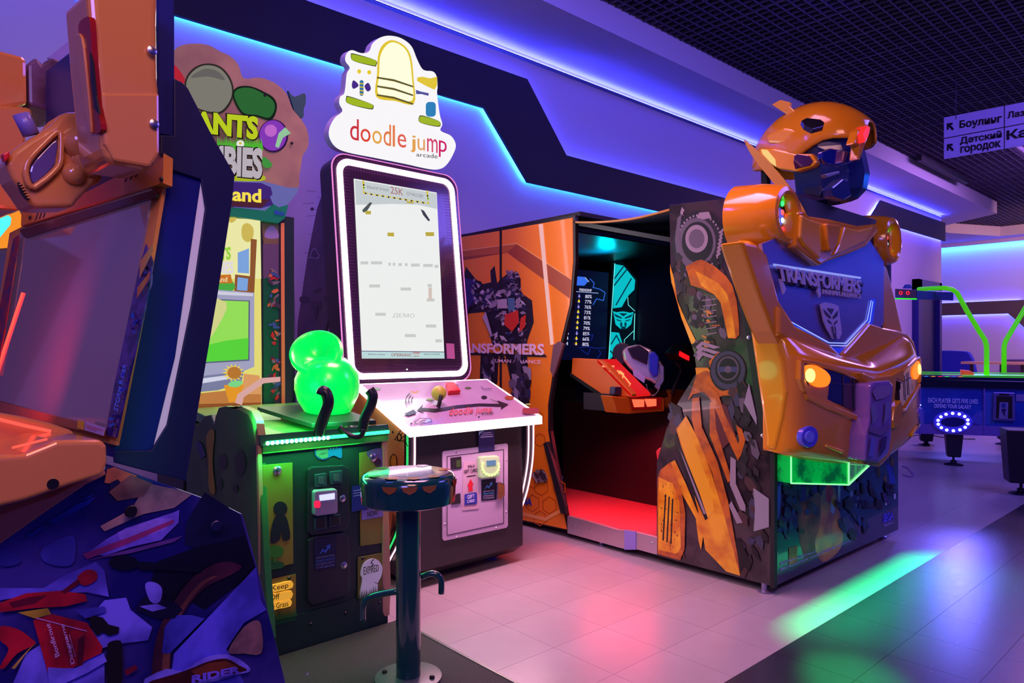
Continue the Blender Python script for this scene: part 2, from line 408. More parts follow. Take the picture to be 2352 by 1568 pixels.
ptext('lettering', 'Детский', SP, [(2205, 315), (2301, 299), (2301, 318), (2205, 334)], blk, sg, bold=.03)
ptext('lettering', 'городок', SP, [(2206, 337), (2299, 322), (2299, 342), (2206, 356)], blk, sg, bold=.03)
ptext('lettering', 'Лазертаг', SP, [(2314, 257), (2415, 240), (2415, 259), (2314, 276)], blk, sg, bold=.03)
ptext('lettering', 'Кафе', SP, [(2312, 300), (2420, 280), (2420, 309), (2312, 327)], blk, sg, bold=.03)
for yy in (2.45, 1.3): tube('hanger', [(8.87, yy, 3.85), (8.87, yy, 4.39)], .004, grid_metal, sg, n=5)
tr = box('track_light', 12.2, 14.6, 3.84, 3.92, 4.28, 4.37, mat('black_fitting', (.01, .01, .02), .5), None, bevel=.01); tag(tr, 'black linear light fitting at the edge of the grid ceiling', 'lamp')
hk = tube('ceiling_hook', [(4.93, 2.93, 4.37), (4.93, 2.93, 4.27), (4.945, 2.93, 4.24), (4.93, 2.94, 4.20), (4.915, 2.93, 4.22), (4.93, 2.92, 4.26)], .004, mat('bright_wire', (.7, .7, .8), .3, 1), n=5); tag(hk, 'bent wire hook hanging from the grid ceiling', 'hook')
# ================================================================== YELLOW ROBOT BOOTH
yel = mat('yellow_gloss_plastic', (0.78, 0.30, 0.012), 0.16, coat=0.6)
yel2 = mat('yellow_flank_plastic', (0.95, 0.42, 0.012), 0.2, coat=0.5)
blackp = mat('black_laminate', (0.012, 0.010, 0.014), 0.35)
blackm = mat('black_matt', (0.010, 0.008, 0.012), 0.6)
steel = mat('brushed_steel', (0.42, 0.38, 0.42), 0.32, 0.85)
chrome = mat('chrome_plastic', (0.72, 0.68, 0.74), 0.2, 0.55)
screwm = mat('screw_steel', (0.6, 0.58, 0.62), 0.3, 1.0)
greyart = mat('side_art_dark', c8(62, 50, 54), 0.22, coat=.5, noise=c8(34, 28, 34), nscale=9)
ya = mat('worn_yellow_print', c8(240, 178, 36), 0.25, coat=.5, noise=c8(206, 120, 22), nscale=7)
yb = mat('worn_orange_print', c8(200, 112, 30), 0.25, coat=.5, noise=c8(160, 82, 36), nscale=11)
gl = flat(150, 140, 150); gm = flat(98, 92, 104); gd = flat(40, 34, 42); gk = flat(22, 18, 24)
X0, X1, YN = 3.48, 5.20, 1.80
PS = PX(X0)
bt_ = thing('robot_booth_cabinet', 'big yellow and black walk-in shooting booth with a helmeted robot bust on its end', 'arcade machine', (4.34, 3.2, 0))
B = bt_
# near side panel with printed machinery
sp = [(1537, 470), (1667, 456), (1682, 545), (1703, 690), (1738, 880), (1772, 1040), (1775, 1347), (1508, 1276), (1508, 1062), (1530, 985), (1556, 925), (1600, 855), (1594, 812), (1565, 720), (1540, 622)]
sidep = slab('side_panel', PS, sp, 0.03, greyart, B, bevel=0.003)
A = []
def add(m, *polys):
    for p in polys: A.append((p, m))
add(gk, el(1606, 562, 62, 78), ); add(gd, el(1606, 560, 52, 66)); add(gm, el(1600, 556, 44, 56)); add(gk, el(1602, 556, 36, 47)); add(gl, el(1600, 548, 26, 32)); add(gm, el(1600, 548, 18, 22))
for i in range(26):
    a = math.pi * (1.05 + i * .052); add(gl, el(1606 + 50 * math.cos(a), 556 + 62 * math.sin(a), 2.2, 3, 6))
add(gm, [(1556, 500), (1566, 490), (1560, 540), (1572, 590), (1582, 612), (1570, 622), (1556, 600), (1550, 550)])
add(gl, [(1606, 488), (1628, 486), (1634, 500), (1616, 504), (1600, 500)], [(1566, 475), (1572, 482), (1568, 492), (1572, 497), (1562, 490)])
for i in range(7): add(gl, [(1644 + i * 1.5, 570 - i * 9 + 16), (1653 + i * 1.2, 562 - i * 9 + 16), (1655 + i * 1.2, 567 - i * 9 + 16), (1646 + i * 1.5, 575 - i * 9 + 16)])
add(gl, el(1646, 604, 5, 6)); add(gk, el(1646, 604, 2.5, 3))
add(gm, [(1560, 600), (1578, 598), (1586, 614), (1600, 625), (1600, 632), (1576, 622), (1560, 612)])
R.seed(3)
A += shards([(1640, 660, 30, 60), (1625, 760, 40, 60), (1560, 640, 12, 50), (1600, 700, 30, 60)], [gk, gd, gm, flat(70, 40, 46), gk], 60, 15, 5, 1.2)
add(yb, [(1575, 612), (1600, 598), (1612, 596), (1640, 610), (1668, 634), (1682, 655), (1692, 690), (1697, 740), (1698, 768), (1690, 778), (1672, 776), (1664, 735), (1655, 695), (1640, 676), (1610, 662), (1587, 655)])
add(ya, [(1597, 622), (1618, 632), (1650, 650), (1670, 675), (1682, 720), (1690, 776), (1672, 776), (1664, 735), (1655, 695), (1640, 676), (1610, 655)])
add(ya, [(1539, 606), (1548, 640), (1556, 690), (1575, 735), (1600, 786), (1588, 790), (1565, 730), (1543, 650), (1539, 625)])
for i in range(7): add(gl, ln([(1612 + i * 2, 690 + i * 13), (1645, 686 + i * 13)], 2)[0])
A += shards([(1625, 745, 22, 40), (1612, 800, 25, 20)], [gm, gk, gd, yb], 24, 9, 15, 0.2)
for i in range(3): add(gl, [(1598, 796 + i * 12), (1612, 784 + i * 12), (1655, 797 + i * 12), (1640, 801 + i * 12), (1614, 792 + i * 12), (1604, 806 + i * 12)])
add(ya, [(1597, 844), (1626, 844), (1636, 860), (1600, 866)]); add(yb, [(1628, 830), (1650, 808), (1654, 812), (1632, 850)])
add(yb, [(1600, 860), (1622, 850), (1660, 870), (1668, 905), (1652, 912), (1640, 905), (1612, 900), (1592, 905), (1580, 920)])
add(gk, el(1672, 852, 42, 48)); add(flat(62, 66, 84), el(1672, 850, 39, 44)); add(gk, el(1672, 848, 30, 34)); add(flat(90, 84, 92), el(1672, 846, 25, 28)); add(gk, el(1672, 846, 21, 24)); add(flat(60, 70, 104), [(1648, 842), (1694, 842), (1694, 854), (1648, 854)]); add(gm, el(1672, 848, 8, 8)); 
add(yb, [(1650, 900), (1668, 896), (1704, 886), (1700, 900), (1680, 908), (1660, 908)])
A += shards([(1700, 940, 25, 60), (1712, 1060, 28, 70), (1730, 1200, 28, 90), (1640, 1210, 22, 60), (1560, 960, 20, 30), (1690, 1270, 40, 40)], [gk, gd, gm, flat(58, 60, 84), flat(70, 46, 48), gk], 90, 20, 8, 1.25)
add(flat(88, 20, 34), [(1632, 920), (1668, 930), (1690, 1000), (1660, 1030), (1636, 990)])
# long yellow plates
add(yb, [(1590, 915), (1606, 912), (1612, 980), (1648, 1060), (1672, 1150), (1695, 1280), (1700, 1322), (1690, 1318), (1660, 1180), (1636, 1085), (1600, 1010), (1588, 960)])
add(ya, [(1553, 985), (1576, 955), (1584, 970), (1604, 1010), (1634, 1085), (1656, 1160), (1665, 1190), (1700, 1322), (1668, 1312), (1620, 1262), (1610, 1200), (1598, 1150), (1575, 1060)])
add(flat(236, 178, 40, .25, coat=.5), [(1556, 988), (1572, 962), (1586, 1000), (1628, 1110), (1640, 1170), (1624, 1190), (1596, 1120)])
add(gk, [(1552, 992), (1572, 1045), (1606, 1130), (1626, 1190), (1620, 1195), (1596, 1140), (1566, 1070), (1548, 1010)])
add(gl, [(1560, 1030), (1570, 1050), (1622, 1180), (1616, 1180)])
add(ya, [(1540, 1062), (1550, 1056), (1575, 1110), (1602, 1175), (1620, 1200), (1610, 1262), (1604, 1240), (1598, 1190), (1570, 1140), (1548, 1090)])
add(yb, [(1516, 1080), (1540, 1060), (1552, 1090), (1566, 1130), (1574, 1180), (1572, 1262), (1562, 1286), (1510, 1272), (1510, 1100)])
add(ya, [(1513, 1095), (1545, 1110), (1560, 1150), (1564, 1255), (1556, 1272), (1512, 1262)])
for i in range(3): add(gk, ln([(1529 + i * 8, 1136 + i * 5), (1523 + i * 9, 1240 + i * 4)], 3.4)[0])
add(yb, [(1630, 925), (1640, 918), (1645, 985), (1668, 1060), (1680, 1100), (1672, 1108), (1654, 1060), (1630, 1000)])
add(yb, [(1600, 880), (1628, 884), (1650, 905), (1664, 950), (1690, 1005), (1704, 1040), (1694, 1055), (1672, 1010), (1648, 950), (1630, 915)])
add(yb, [(1690, 975), (1704, 985), (1712, 1010), (1702, 1045), (1694, 1058), (1690, 1040), (1698, 1010)])
add(gl, [(1678, 1048), (1690, 1056), (1690, 1110), (1712, 1160), (1712, 1175), (1700, 1170), (1676, 1112)], [(1680, 1150), (1700, 1190), (1706, 1200), (1692, 1202), (1674, 1160)])
add(flat(150, 148, 160), [(1709, 925), (1720, 880), (1738, 960), (1738, 976)], [(1730, 1120), (1742, 1128), (1766, 1145), (1766, 1210), (1731, 1220), (1734, 1170)])
R.seed(11)
A += [(el(R.uniform(1515, 1570), R.uniform(1110, 1280), R.uniform(.6, 1.8), R.uniform(.6, 2.4), 5), flat(110, 60, 20)) for _ in range(70)]
A += [(el(R.uniform(1600, 1680), R.uniform(1040, 1300), 1, R.uniform(1, 3), 5), flat(120, 66, 22)) for _ in range(0)]
art('printed_machinery', PS, A, sidep)
# slabs of cabinet
box('front_panel', X0 + .03, X1, YN, YN + .03, .045, .80, blackp, B, bevel=.002)
slab('corner_trim', PX(X0 - .004), [(1769, 1040), (1779, 1040), (1779, 1351), (1769, 1350)], 0.03, blackm, B)
box('far_side_panel', X1 - .03, X1, YN + .03, 4.8, .045, 2.18, mat('navy_panel', c8(10, 14, 52), .5), B)
box('back_panel', X0 + .03, X1 - .03, YN + .03, YN + .06, .6, 2.16, blackm, B)
box('rear_wall', X0 + .03, X1 - .03, 4.77, 4.8, .045, 2.2, blackm, B)
# step
box('platform', X0 + .03, X1 - .03, YN + .06, 4.2, .05, .125, mat('red_tread_plate', (0.40, 0.06, 0.08), .45, bump=.6, nscale=120), B)
PSs = PX(X0 - .005)
stp = slab('step_lip', PSs, [(1303, 1184), (1420, 1216), (1440, 1218), (1464, 1222), (1509, 1233), (1509, 1274), (1465, 1262), (1440, 1262), (1420, 1257), (1303, 1224)], .03, mat('aluminium_lip', (.62, .58, .64), .3, .8), B, bevel=.002)
slab('step_badge', PSs, [(1434, 1217), (1460, 1221), (1460, 1262), (1434, 1262)], .012, mat('violet_badge', c8(140, 130, 210), .4), stp, off=.006)
for x, y in ((1319, 1208), (1356, 1218), (1497, 1247)): lathe('screw', PSs.w(x, y), (-1, 0, 0), [(0, .008), (.003, .008), (.005, .005)], screwm, stp, n=10)
for (x, y) in ((3.47 + .02, 1.86), (3.52, 3.02), (5.1, 1.86), (5.1, 3.4), (3.55, 4.6)):
    lathe('foot', (x, y, 0), (0, 0, 1), [(0, .035), (.008, .035), (.014, .014), (.05, .014)], mat('zinc_foot', (.35, .33, .5), .3, .8), B, n=14)
# yellow printed far side (screen end)
oo = [(1012, 552), (1148, 530), (1315, 500), (1316, 600), (1308, 700), (1290, 775), (1270, 850), (1258, 930), (1258, 990), (1270, 1060), (1288, 1140), (1301, 1215), (1150, 1183), (1000, 1150)]
orange = mat('orange_side_print', c8(244, 140, 28), 0.28, coat=.6)
side2 = slab('screen_end_side', PX(X0), [(x + (6 if 1200 < x else 0), y + (-6 if y < 560 else (4 if y > 1100 else 0))) for x, y in oo], .03, blackp, B)
osk = slab('orange_skin', PX(X0 - .002), oo, .004, orange, side2, off=.002)
A = []
tan = flat(190, 104, 40); brn = flat(160, 78, 40); tn2 = flat(240, 176, 96)
add(brn, [(1050, 578), (1187, 560), (1312, 640), (1308, 685), (1165, 580), (1060, 598)])
add(tan, [(1050, 578), (1150, 566), (1187, 560), (1165, 580), (1060, 590)])
A += [(q, tn2) for q in ln([(1050, 577), (1187, 559), (1312, 641)], 2.4)]
for cx, cy, r in ((1223, 1155, 17), (1262, 1160, 17), (1243, 1118, 17), (1285, 1120, 15), (1240, 1190, 15), (1225, 1105, 14), (1235, 960, 14), (1240, 1010, 13)):
    A += [(q, flat(196, 92, 14)) for q in ln([(cx + r * math.cos(i * 1.047 + .5), cy + 1.15 * r * math.sin(i * 1.047 + .5)) for i in range(6)], 2, True)]
add(tn2, [(1200, 1175), (1252, 1188), (1288, 1168), (1290, 1176), (1253, 1196), (1200, 1184)])
# abstract machine print stand-in
cols = [flat(34, 30, 40), flat(60, 54, 66), flat(110, 104, 122), flat(24, 22, 30), flat(46, 50, 86), flat(150, 144, 160)]
add(flat(34, 30, 40), [(1150, 640), (1176, 622), (1196, 640), (1196, 672), (1222, 690), (1226, 740), (1208, 790), (1130, 790), (1120, 740), (1112, 716), (1070, 720), (1062, 650), (1070, 612), (1092, 640), (1110, 652), (1128, 648), (1126, 622), (1136, 610), (1142, 650)], [(1104, 812), (1146, 812), (1142, 880), (1100, 930)], [(1160, 812), (1210, 812), (1218, 900), (1190, 960)])
A += shards([(1170, 700, 36, 50), (1170, 770, 42, 60), (1080, 670, 26, 30), (1120, 690, 30, 24), (1176, 645, 14, 20)], cols + [flat(190, 184, 200), flat(150, 144, 160)], 300, 9, 21)
A += shards([(1068, 680, 16, 40)], [flat(50, 48, 110), flat(36, 32, 60)], 30, 14, 25)
add(flat(210, 60, 34), [(1160, 722), (1190, 712), (1192, 740), (1176, 762), (1158, 745)], [(1196, 730), (1208, 722), (1206, 750), (1192, 764)])
add(flat(80, 130, 150), [(1166, 684), (1182, 684), (1182, 712), (1167, 712)]); add(flat(180, 172, 186), [(1142, 688), (1164, 686), (1165, 708), (1142, 708)], [(1108, 728), (1116, 716), (1130, 766), (1128, 774)])
A += shards([(1125, 870, 14, 50), (1190, 880, 16, 60), (1205, 880, 12, 50)], cols, 90, 14, 22, 1.4)
A += shards([(1240, 1095, 14, 14)], [flat(60, 50, 60), flat(170, 150, 150), flat(120, 110, 116)], 26, 9, 23, .8)
art('printed_chevron', PX(X0 - .002), A, osk, off=.003)
for q in ([(1147.5, 528), (1152, 527), (1152, 1185), (1147.5, 1184)],):
    slab('panel_joint', PX(X0 - .004), q, .006, blackm, side2, off=.004)
OP = PX(X0 - .004)
whp = flat(238, 214, 224, .3)
blm = slab('logo_shadow_strip', OP, [(1062, 808), (1252, 814), (1256, 820), (1062, 814)], .003, flat(40, 30, 40), osk, off=.004)  # dark strip painted as the thin shadow under the letters
ptext('lettering', 'TRANSFORMERS', OP, [(1034, 788), (1250, 789), (1250, 816), (1034, 809)], whp, osk, off=.008, bold=.035)
slab('logo_tail', OP, [(1121, 812), (1125, 812), (1123, 832), (1120, 834)], .002, whp, osk, off=.007)
ptext('lettering', 'HUMAN ALLIANCE', OP, [(1128, 824), (1242, 827), (1242, 835), (1128, 832)], whp, osk, off=.008, bold=.01)
ptext('lettering', 'SEGA', OP, [(1188, 1138), (1222, 1144), (1222, 1161), (1188, 1154)], flat(44, 60, 160), osk, off=.006, bold=.05)
# pale emissive streak laid on the orange side
slab('emissive_streak', OP, [(1237, 515), (1246, 514), (1271, 790), (1264, 792)], .004, lit(255, 190, 190, .9), osk, off=.006)
slab('grab_bar', PX(X0 - .03), [(1247, 1018), (1256, 1014), (1299, 1165), (1299, 1182), (1287, 1178)], .03, blackm, B, bevel=.004)
slab('grab_pad', PX(X0 - .01), [(1270, 793), (1283, 783), (1294, 790), (1270, 866), (1263, 850)], .02, mat('grey_pad', c8(110, 76, 84), .5), B, bevel=.003)
# roof
rf = []
for x, y in sm([(1318, 508), (1370, 508), (1430, 503), (1480, 494), (1537, 479)], 4, False): rf.append(PS.w(x, y))
rfe = [p - Vector((0, 0, .012)) for p in rf]
prism('roof_edge', rf + rfe[::-1], (.02, 0, 0), mat('roof_edge_yellow', c8(190, 140, 60), .35), B)
grid('roof', [[p + Vector((.02, 0, -.005)), p + Vector((1.70, 0, -.005))] for p in rf], mat('roof_dark', (.02, .03, .05), .45), B, thick=.01)
prism('roof_bulkhead', [PX(X0 + .02).w(x, y) for x, y in [(1318, 506), (1540, 545), (1540, 556), (1318, 516)]], (1.66, 0, 0), blackp, B)
box('ceiling_panel', X0 + .03, X1 - .03, 3.35, 4.77, 2.12, 2.16, mat('teal_dark_gloss', (.01, .03, .05), .35), B)
box('roof_top', X0 + .03, X1 - .03, 3.2, 4.8, 2.20, 2.23, blackm, B)
# inside: score screen, cyan emblem panel, navy partitions
SCRP = PY(4.25)
scr = slab('score_screen', SCRP, [(1262, 612), (1398, 626), (1392, 826), (1240, 826)], .04, lit(8, 10, 44, .9), B)
A = []
ib = lit(60, 120, 255, .9); ibd = lit(24, 44, 150, .8)
add(ib, [(1300, 632), (1343, 636), (1352, 645), (1342, 656), (1300, 654)])
add(lit(190, 200, 255, 1.), *ln([(1316, 669), (1374, 673)], 1.2)); add(lit(190, 200, 255, 1.), *ln([(1344, 637), (1353, 647)], 1.4))
for i, pts in enumerate(([(1355, 640), (1365, 650), (1362, 660), (1378, 664), (1390, 672), (1386, 690), (1370, 686), (1362, 700)], [(1330, 798), (1350, 796), (1372, 800), (1390, 798)], [(1376, 804), (1380, 812), (1372, 822)], [(1334, 802), (1350, 814), (1356, 800)], [(1350, 770), (1362, 768), (1358, 782)])):
    A += [(q, ibd if i else ib) for q in ln(pts, 1.6)]
vals = ['80%', '77%', '76%', '73%', '81%', '70%', '79%', '85%', '66%', '80%']
for i in range(10):
    x, y = 1330.5 - i * .8, 678 + i * 12.2
    add(lit(255, 220, 40, 1.) if i in (1, 3, 4, 5, 6, 8, 9) else lit(150, 130, 230, .9), [(x - 3, y + 3), (x, y - 4), (x + 3, y + 3)])
    add(lit(190, 180, 250, .9), [(x - 2.4, y + 3.2), (x + 2.4, y + 3.2), (x, y + 6)])
art('screen_graphics', SCRP, A, scr)
wt = lit(225, 220, 255, 1.0)
ptext('lettering', 'FRIENDSHIP', SCRP, [(1331, 662), (1359, 664), (1359, 670), (1331, 668)], wt, scr)
for i, v in enumerate(vals):
    x, y = 1352 - i * .75, 680.5 + i * 12.2
    ptext('lettering', v, SCRP, [(x - 7.5, y - 4), (x + 7.5, y - 3.4), (x + 7, y + 4.4), (x - 8, y + 4)], wt, scr)
for i, v in enumerate(['1', '3', '0', '3', '14', '64', '114']):
    x, y = 1310 - i * 1.3 - len(v) * 1.2, 716 + i * 12.1
    ptext('lettering', v, SCRP, [(x - 2 * len(v), y - 4), (x + 2 * len(v), y - 4), (x + 2 * len(v), y + 4), (x - 2 * len(v), y + 4)], wt, scr)
CP = PX(5.12)
cy = lit(10, 200, 210, .95); cyd = lit(4, 60, 84, .8); cyb = lit(120, 255, 250, 1.1)
cpn = slab('emblem_light_panel', CP, [(1406, 602), (1424, 600), (1460, 640), (1457, 700), (1456, 820), (1396, 826)], .03, lit(3, 22, 34, .7), B)
A = []
add(cy, [(1411, 606), (1432, 610), (1459, 643), (1457, 665), (1442, 680), (1428, 705), (1408, 708)])
for a, b in (((1411, 640), (1432, 612)), ((1411, 655), (1440, 618)), ((1415, 700), (1450, 640))): A += [(q, cyd) for q in ln([a, b], 3)]
add(cy, [(1404, 762), (1422, 764), (1430, 790), (1404, 822), (1398, 826)])
A += [(q, cyd) for q in ln([(1404, 790), (1416, 770), (1424, 786)], 3) + ln([(1402, 806), (1412, 815)], 3)]
A += [(q, cyb) for q in ln([(1412, 605), (1402, 765), (1398, 826)], 1.6) + ln([(1458, 720), (1456, 780)], 1.6) + ln([(1442, 682), (1443, 700), (1458, 714)], 1.2) + ln([(1434, 810), (1434, 780), (1455, 760)], 1.2)]
EMB = [(.0, .0), (.16, .06), (.34, .02), (.5, .0), (.66, .02), (.84, .06), (1, .0), (.93, .72), (.72, .92), (.62, 1), (.38, 1), (.28, .92), (.07, .72)]
EMC = [[(.28, .10), (.72, .10), (.5, .28)], [(.03, .12), (.42, .34), (.42, .42), (.1, .3)], [(.97, .12), (.58, .34), (.58, .42), (.9, .3)], [(.12, .42), (.40, .52), (.40, .58), (.16, .50)], [(.88, .42), (.60, .52), (.60, .58), (.84, .50)], [(.40, .60), (.44, .62), (.44, .80), (.34, .90), (.32, .66)], [(.60, .60), (.56, .62), (.56, .80), (.66, .90), (.68, .66)], [(.40, .84), (.60, .84), (.66, 1), (.34, 1)]]
def emblem(q, hi, lo): return [(qmap(q, EMB), hi)] + [(qmap(q, p), lo) for p in EMC]
A += emblem([(1408, 714), (1455, 716), (1452, 755), (1412, 757)], cy, cyd)
art('glowing_emblem', CP, A, cpn)
slab('navy_partition', PX(5.15), [(1462, 575), (1540, 590), (1600, 600), (1600, 870), (1462, 860)], .01, mat('navy_partition', c8(8, 20, 60), .4), B)
kick = box('centre_divider', 4.28, 4.9, 2.45, 4.1, .125, .86, mat('dark_maroon_panel', (.02, .006, .010), .35), B)
# gun console
og = mat('console_orange', (.62, .14, .01), .35)
redl = lit(226, 26, 30, 1.0); redw = lit(255, 130, 90, 1.6)
KP = PX(3.58)
cn = slab('console_wing', KP, [(1314, 822), (1372, 825), (1390, 835), (1452, 905), (1450, 912), (1385, 907), (1312, 858)], .05, og, B, bevel=.006)
slab('console_wing_edge', KP.shift(-.03), [(1311, 855), (1385, 908), (1380, 913), (1308, 862)], .04, blackm, cn)
TP = PL(KP.w(1372, 825), (-.5, -.45, .95)); 
tp = prism('lit_top', [KP.w(1372, 825), KP.w(1450, 905), KP.w(1450, 905) + Vector((.20, 0, 0)), KP.w(1372, 825) + Vector((.20, 0, 0))], (0, 0, -.02), redl, B)
TQ = PL(KP.w(1372, 825), (KP.w(1450, 905) - KP.w(1372, 825)).cross(Vector((1, 0, 0))))
A = [(q, redw) for q in ln([(1384, 841), (1410, 841)], 4)] + [(q, lit(255, 150, 90, 1.6)) for q in ln([(1400, 852), (1412, 853), (1416, 862), (1432, 880), (1446, 886)], 3) + ln([(1418, 851), (1432, 862), (1448, 882)], 3) + ln([(1418, 866), (1424, 852), (1432, 858), (1430, 868)], 3)]
art('lit_emblem_strip', TQ, A, tp, off=.004)
slab('console_body', PY(2.93), [(1406, 905), (1528, 908), (1528, 950), (1406, 945)], .25, blackm, B)
cf = slab('console_fascia', PY(2.85), [(1406, 909), (1424, 911), (1442, 912), (1528, 914), (1526, 944), (1444, 950), (1417, 948), (1412, 930)], .10, og, B, bevel=.006)
LP = PY(2.845)
slab('lamp_recess', LP, [(1448, 913), (1520, 912), (1518, 938), (1452, 941)], .006, lit(120, 6, 10, .8), cf)
for q in ([(1454, 917), (1480, 917), (1480, 934), (1459, 935)], [(1483, 916), (1508, 916), (1508, 932), (1489, 934)]):
    slab('red_lamp', LP, q, .012, lit(255, 90, 60, 1.9), cf, off=.01, bevel=.002)
slab('console_top_box', PY(2.90), [(1414, 888), (1446, 889), (1446, 909), (1412, 907)], .05, mat('indigo_box', c8(30, 26, 60), .4), B, bevel=.008)
slab('console_base', PY(2.91), [(1446, 892), (1530, 894), (1535, 912), (1446, 912)], .3, mat('wine_base', (.06, .005, .01), .4), B)
# chrome gun
GPL = PL((3.84, 2.95, 1.2), (-1, -.75, 0))
gun = slab('gun_body', GPL.shift(-0.000), [(1428, 806), (1440, 796), (1466, 790), (1494, 802), (1508, 820), (1522, 836), (1524, 862), (1506, 885), (1494, 876), (1470, 868), (1446, 848), (1432, 828)], .16, chrome, B, bevel=.02, seg=3)
slab('gun_barrel', GPL.shift(-0.060), el(1430, 812, 24, 26, 14), .22, mat('gun_black', (.02, .015, .02), .35), gun, bevel=.01)
slab('gun_shell', GPL.shift(0.020), [(1440, 800), (1466, 792), (1490, 806), (1486, 838), (1452, 822)], .02, mat('gun_dark', (.05, .035, .05), .18, .6), gun, bevel=.006)
slab('gun_blue_cowl', GPL.shift(0.030), [(1490, 812), (1503, 806), (1514, 820), (1512, 862), (1500, 866), (1490, 850)], .03, mat('blue_chrome', (.06, .08, .7), .2, .5), gun, bevel=.008)
slab('gun_grip', GPL.shift(0.010), [(1512, 830), (1526, 842), (1526, 874), (1512, 896), (1502, 888), (1516, 866)], .05, steel, gun, bevel=.006)
slab('gun_side_plate', GPL.shift(0.035), [(1453, 850), (1460, 848), (1482, 866), (1480, 880), (1455, 862)], .01, mat('bright_plate', (.95, .85, .95), .2, .6), gun)
tube('gun_cable', [GPL.shift(0.010).w(x, y) for x, y in sm([(1484, 882), (1490, 900), (1500, 908), (1510, 900), (1516, 888)], 4, False)], .004, steel, gun, n=6)
slab('gun_mount', GPL.shift(-0.020), [(1448, 872), (1466, 876), (1468, 896), (1450, 894)], .08, mat('wine_mount', (.10, .02, .04), .4), gun)
g2_ = slab('second_gun', PY(3.0), [(1556, 812), (1572, 793), (1592, 786), (1600, 810), (1594, 838), (1566, 826)], .12, mat('gun_red_black', (.06, .01, .015), .2, .3), B, bevel=.01)
slab('second_gun_stripe', PY(2.99), [(1562, 806), (1584, 818), (1583, 828), (1561, 817)], .006, lit(255, 20, 30, 1.2), g2_)
tube('second_grip', [PY(3.0).w(x, y) for x, y in ((1552, 833), (1560, 838), (1564, 850), (1558, 868), (1548, 890), (1544, 905))], .012, mat('gun_black', (0, 0, 0)), g2_, n=8)
slab('second_console', PY(3.1), [(1542, 898), (1558, 894), (1600, 896), (1600, 942), (1540, 940)], .1, og, B, bevel=.006)
slab('red_seat_corner', PX(3.6), [(1505, 1036), (1512, 1028), (1530, 1026), (1530, 1055), (1516, 1062), (1508, 1056)], .12, mat('red_seat', (.8, .03, .04), .5), B, bevel=.01)
area('booth_red_light', (3.95, 3.2, .82), (3.8, 3.1, 0), .6, .25, (1, .05, .08), 12, 150).parent = None
area('booth_cyan_light', (4.55, 3.85, 1.98), (4.4, 3.9, 2.3), .12, .12, (0, .75, 1), 3.4, 150)
# ------------------------------------------------------------------ bust: fenders, nose, pillars
CXb = 4.33; HWb = 0.91
def mir(v): v = Vector(v); return Vector((2 * CXb - v.x, v.y, v.z))
rows = []
us = [-1, -.97, -.85, -.6, -.35, -.15, 0, .15, .35, .6, .85, .97, 1]
for j in range(11):
    row = []
    for u in us:
        a = abs(u); yf = 1.585 + .07 * a ** 3
        zb = .60 + .14 * a ** 1.5; zh = 1.16 + .10 * a; zt = 1.25 + .16 * a ** 1.4
        Y, Z = [(1.80, zb + .03), (yf + .05, zb), (yf + .005, zb + .05), (yf - .012, zb * .6 + .34), (yf, .95), (yf + .004, zh - .13), (yf + .01, zh), (yf + .03, zh + .03), (1.70, (zh + zt) / 2 + .03), (1.76, zt), (1.82, zt - .02)][j]
        x = CXb + HWb * u
        if a == 1: Y = max(Y, 1.70) + .03; Z = .92 + (Z - .92) * .93
        row.append(Vector((x, Y, Z)))
    # wrap ends back to the cabinet
    l, r = row[0].copy(), row[-1].copy(); l.y = r.y = 1.84; l.x += .02; r.x -= .02
    rows.append([l] + row + [r])
nose = grid('nose_cowl', rows, yel, B, sub=2)
# flank strip on the near side
FPn = PX(X0 - .06)
slab('flank', FPn, [(1690, 548), (1722, 552), (1742, 600), (1758, 690), (1778, 760), (1800, 830), (1808, 900), (1800, 960), (1782, 1036), (1757, 1030), (1757, 1000), (1728, 800), (1704, 640)], .09, yel2, B, bevel=.02, seg=3)
tr_ = slab('side_trim', PX(X0 - .012), [(1679, 548), (1688, 545), (1694, 552), (1712, 650), (1736, 800), (1766, 990), (1764, 1006), (1752, 1010), (1744, 990), (1716, 800), (1694, 660)], .03, mat('satin_black', (.02, .02, .022), .3), B, bevel=.003)
for x, y in ((1686, 560), (1720, 775), (1752, 1000)): lathe('bolt', PX(X0 - .012).w(x, y), (-1, 0, 0), [(0, .011), (.004, .011), (.006, .006)], screwm, tr_, n=10)
# pillars
pl_px = [(1704, 552), (1740, 560), (1764, 584), (1774, 625), (1790, 688), (1826, 744), (1850, 765), (1836, 800), (1800, 810), (1776, 760), (1750, 690), (1720, 600)]
PP = PY(1.74)
pw = [PP.w(x, y) for x, y in pl_px]
prism('pillar', pw, (0, .13, 0), yel, B, bevel=.02, seg=3)
pr_px = [PY(1.82).w(x, y) for x, y in [(2004, 596), (2030, 600), (2040, 618), (2058, 690), (2074, 762), (2078, 800), (2050, 790), (2026, 740), (2008, 690), (2000, 640)]]
prism('pillar', pr_px, (0, .13, 0), yel, B, bevel=.02, seg=3)
# hood lips hugging the metal shield
hl = [(1790, 700), (1830, 748), (1908, 790), (1932, 812), (1940, 838), (1900, 826), (1840, 800), (1790, 770)]
hw = [PY(1.72).w(x, y) for x, y in hl]
prism('hood_wing', hw, (0, .10, 0), yel, B, bevel=.02, seg=3)
prism('hood_wing', [PY(1.76).w(x, y) for x, y in [(2000, 742), (2030, 752), (2062, 758), (2086, 764), (2100, 782), (2108, 812), (2070, 836), (2010, 826), (1950, 838), (1938, 812), (1966, 782)]], (0, .08, 0), yel, B, bevel=.02, seg=3)
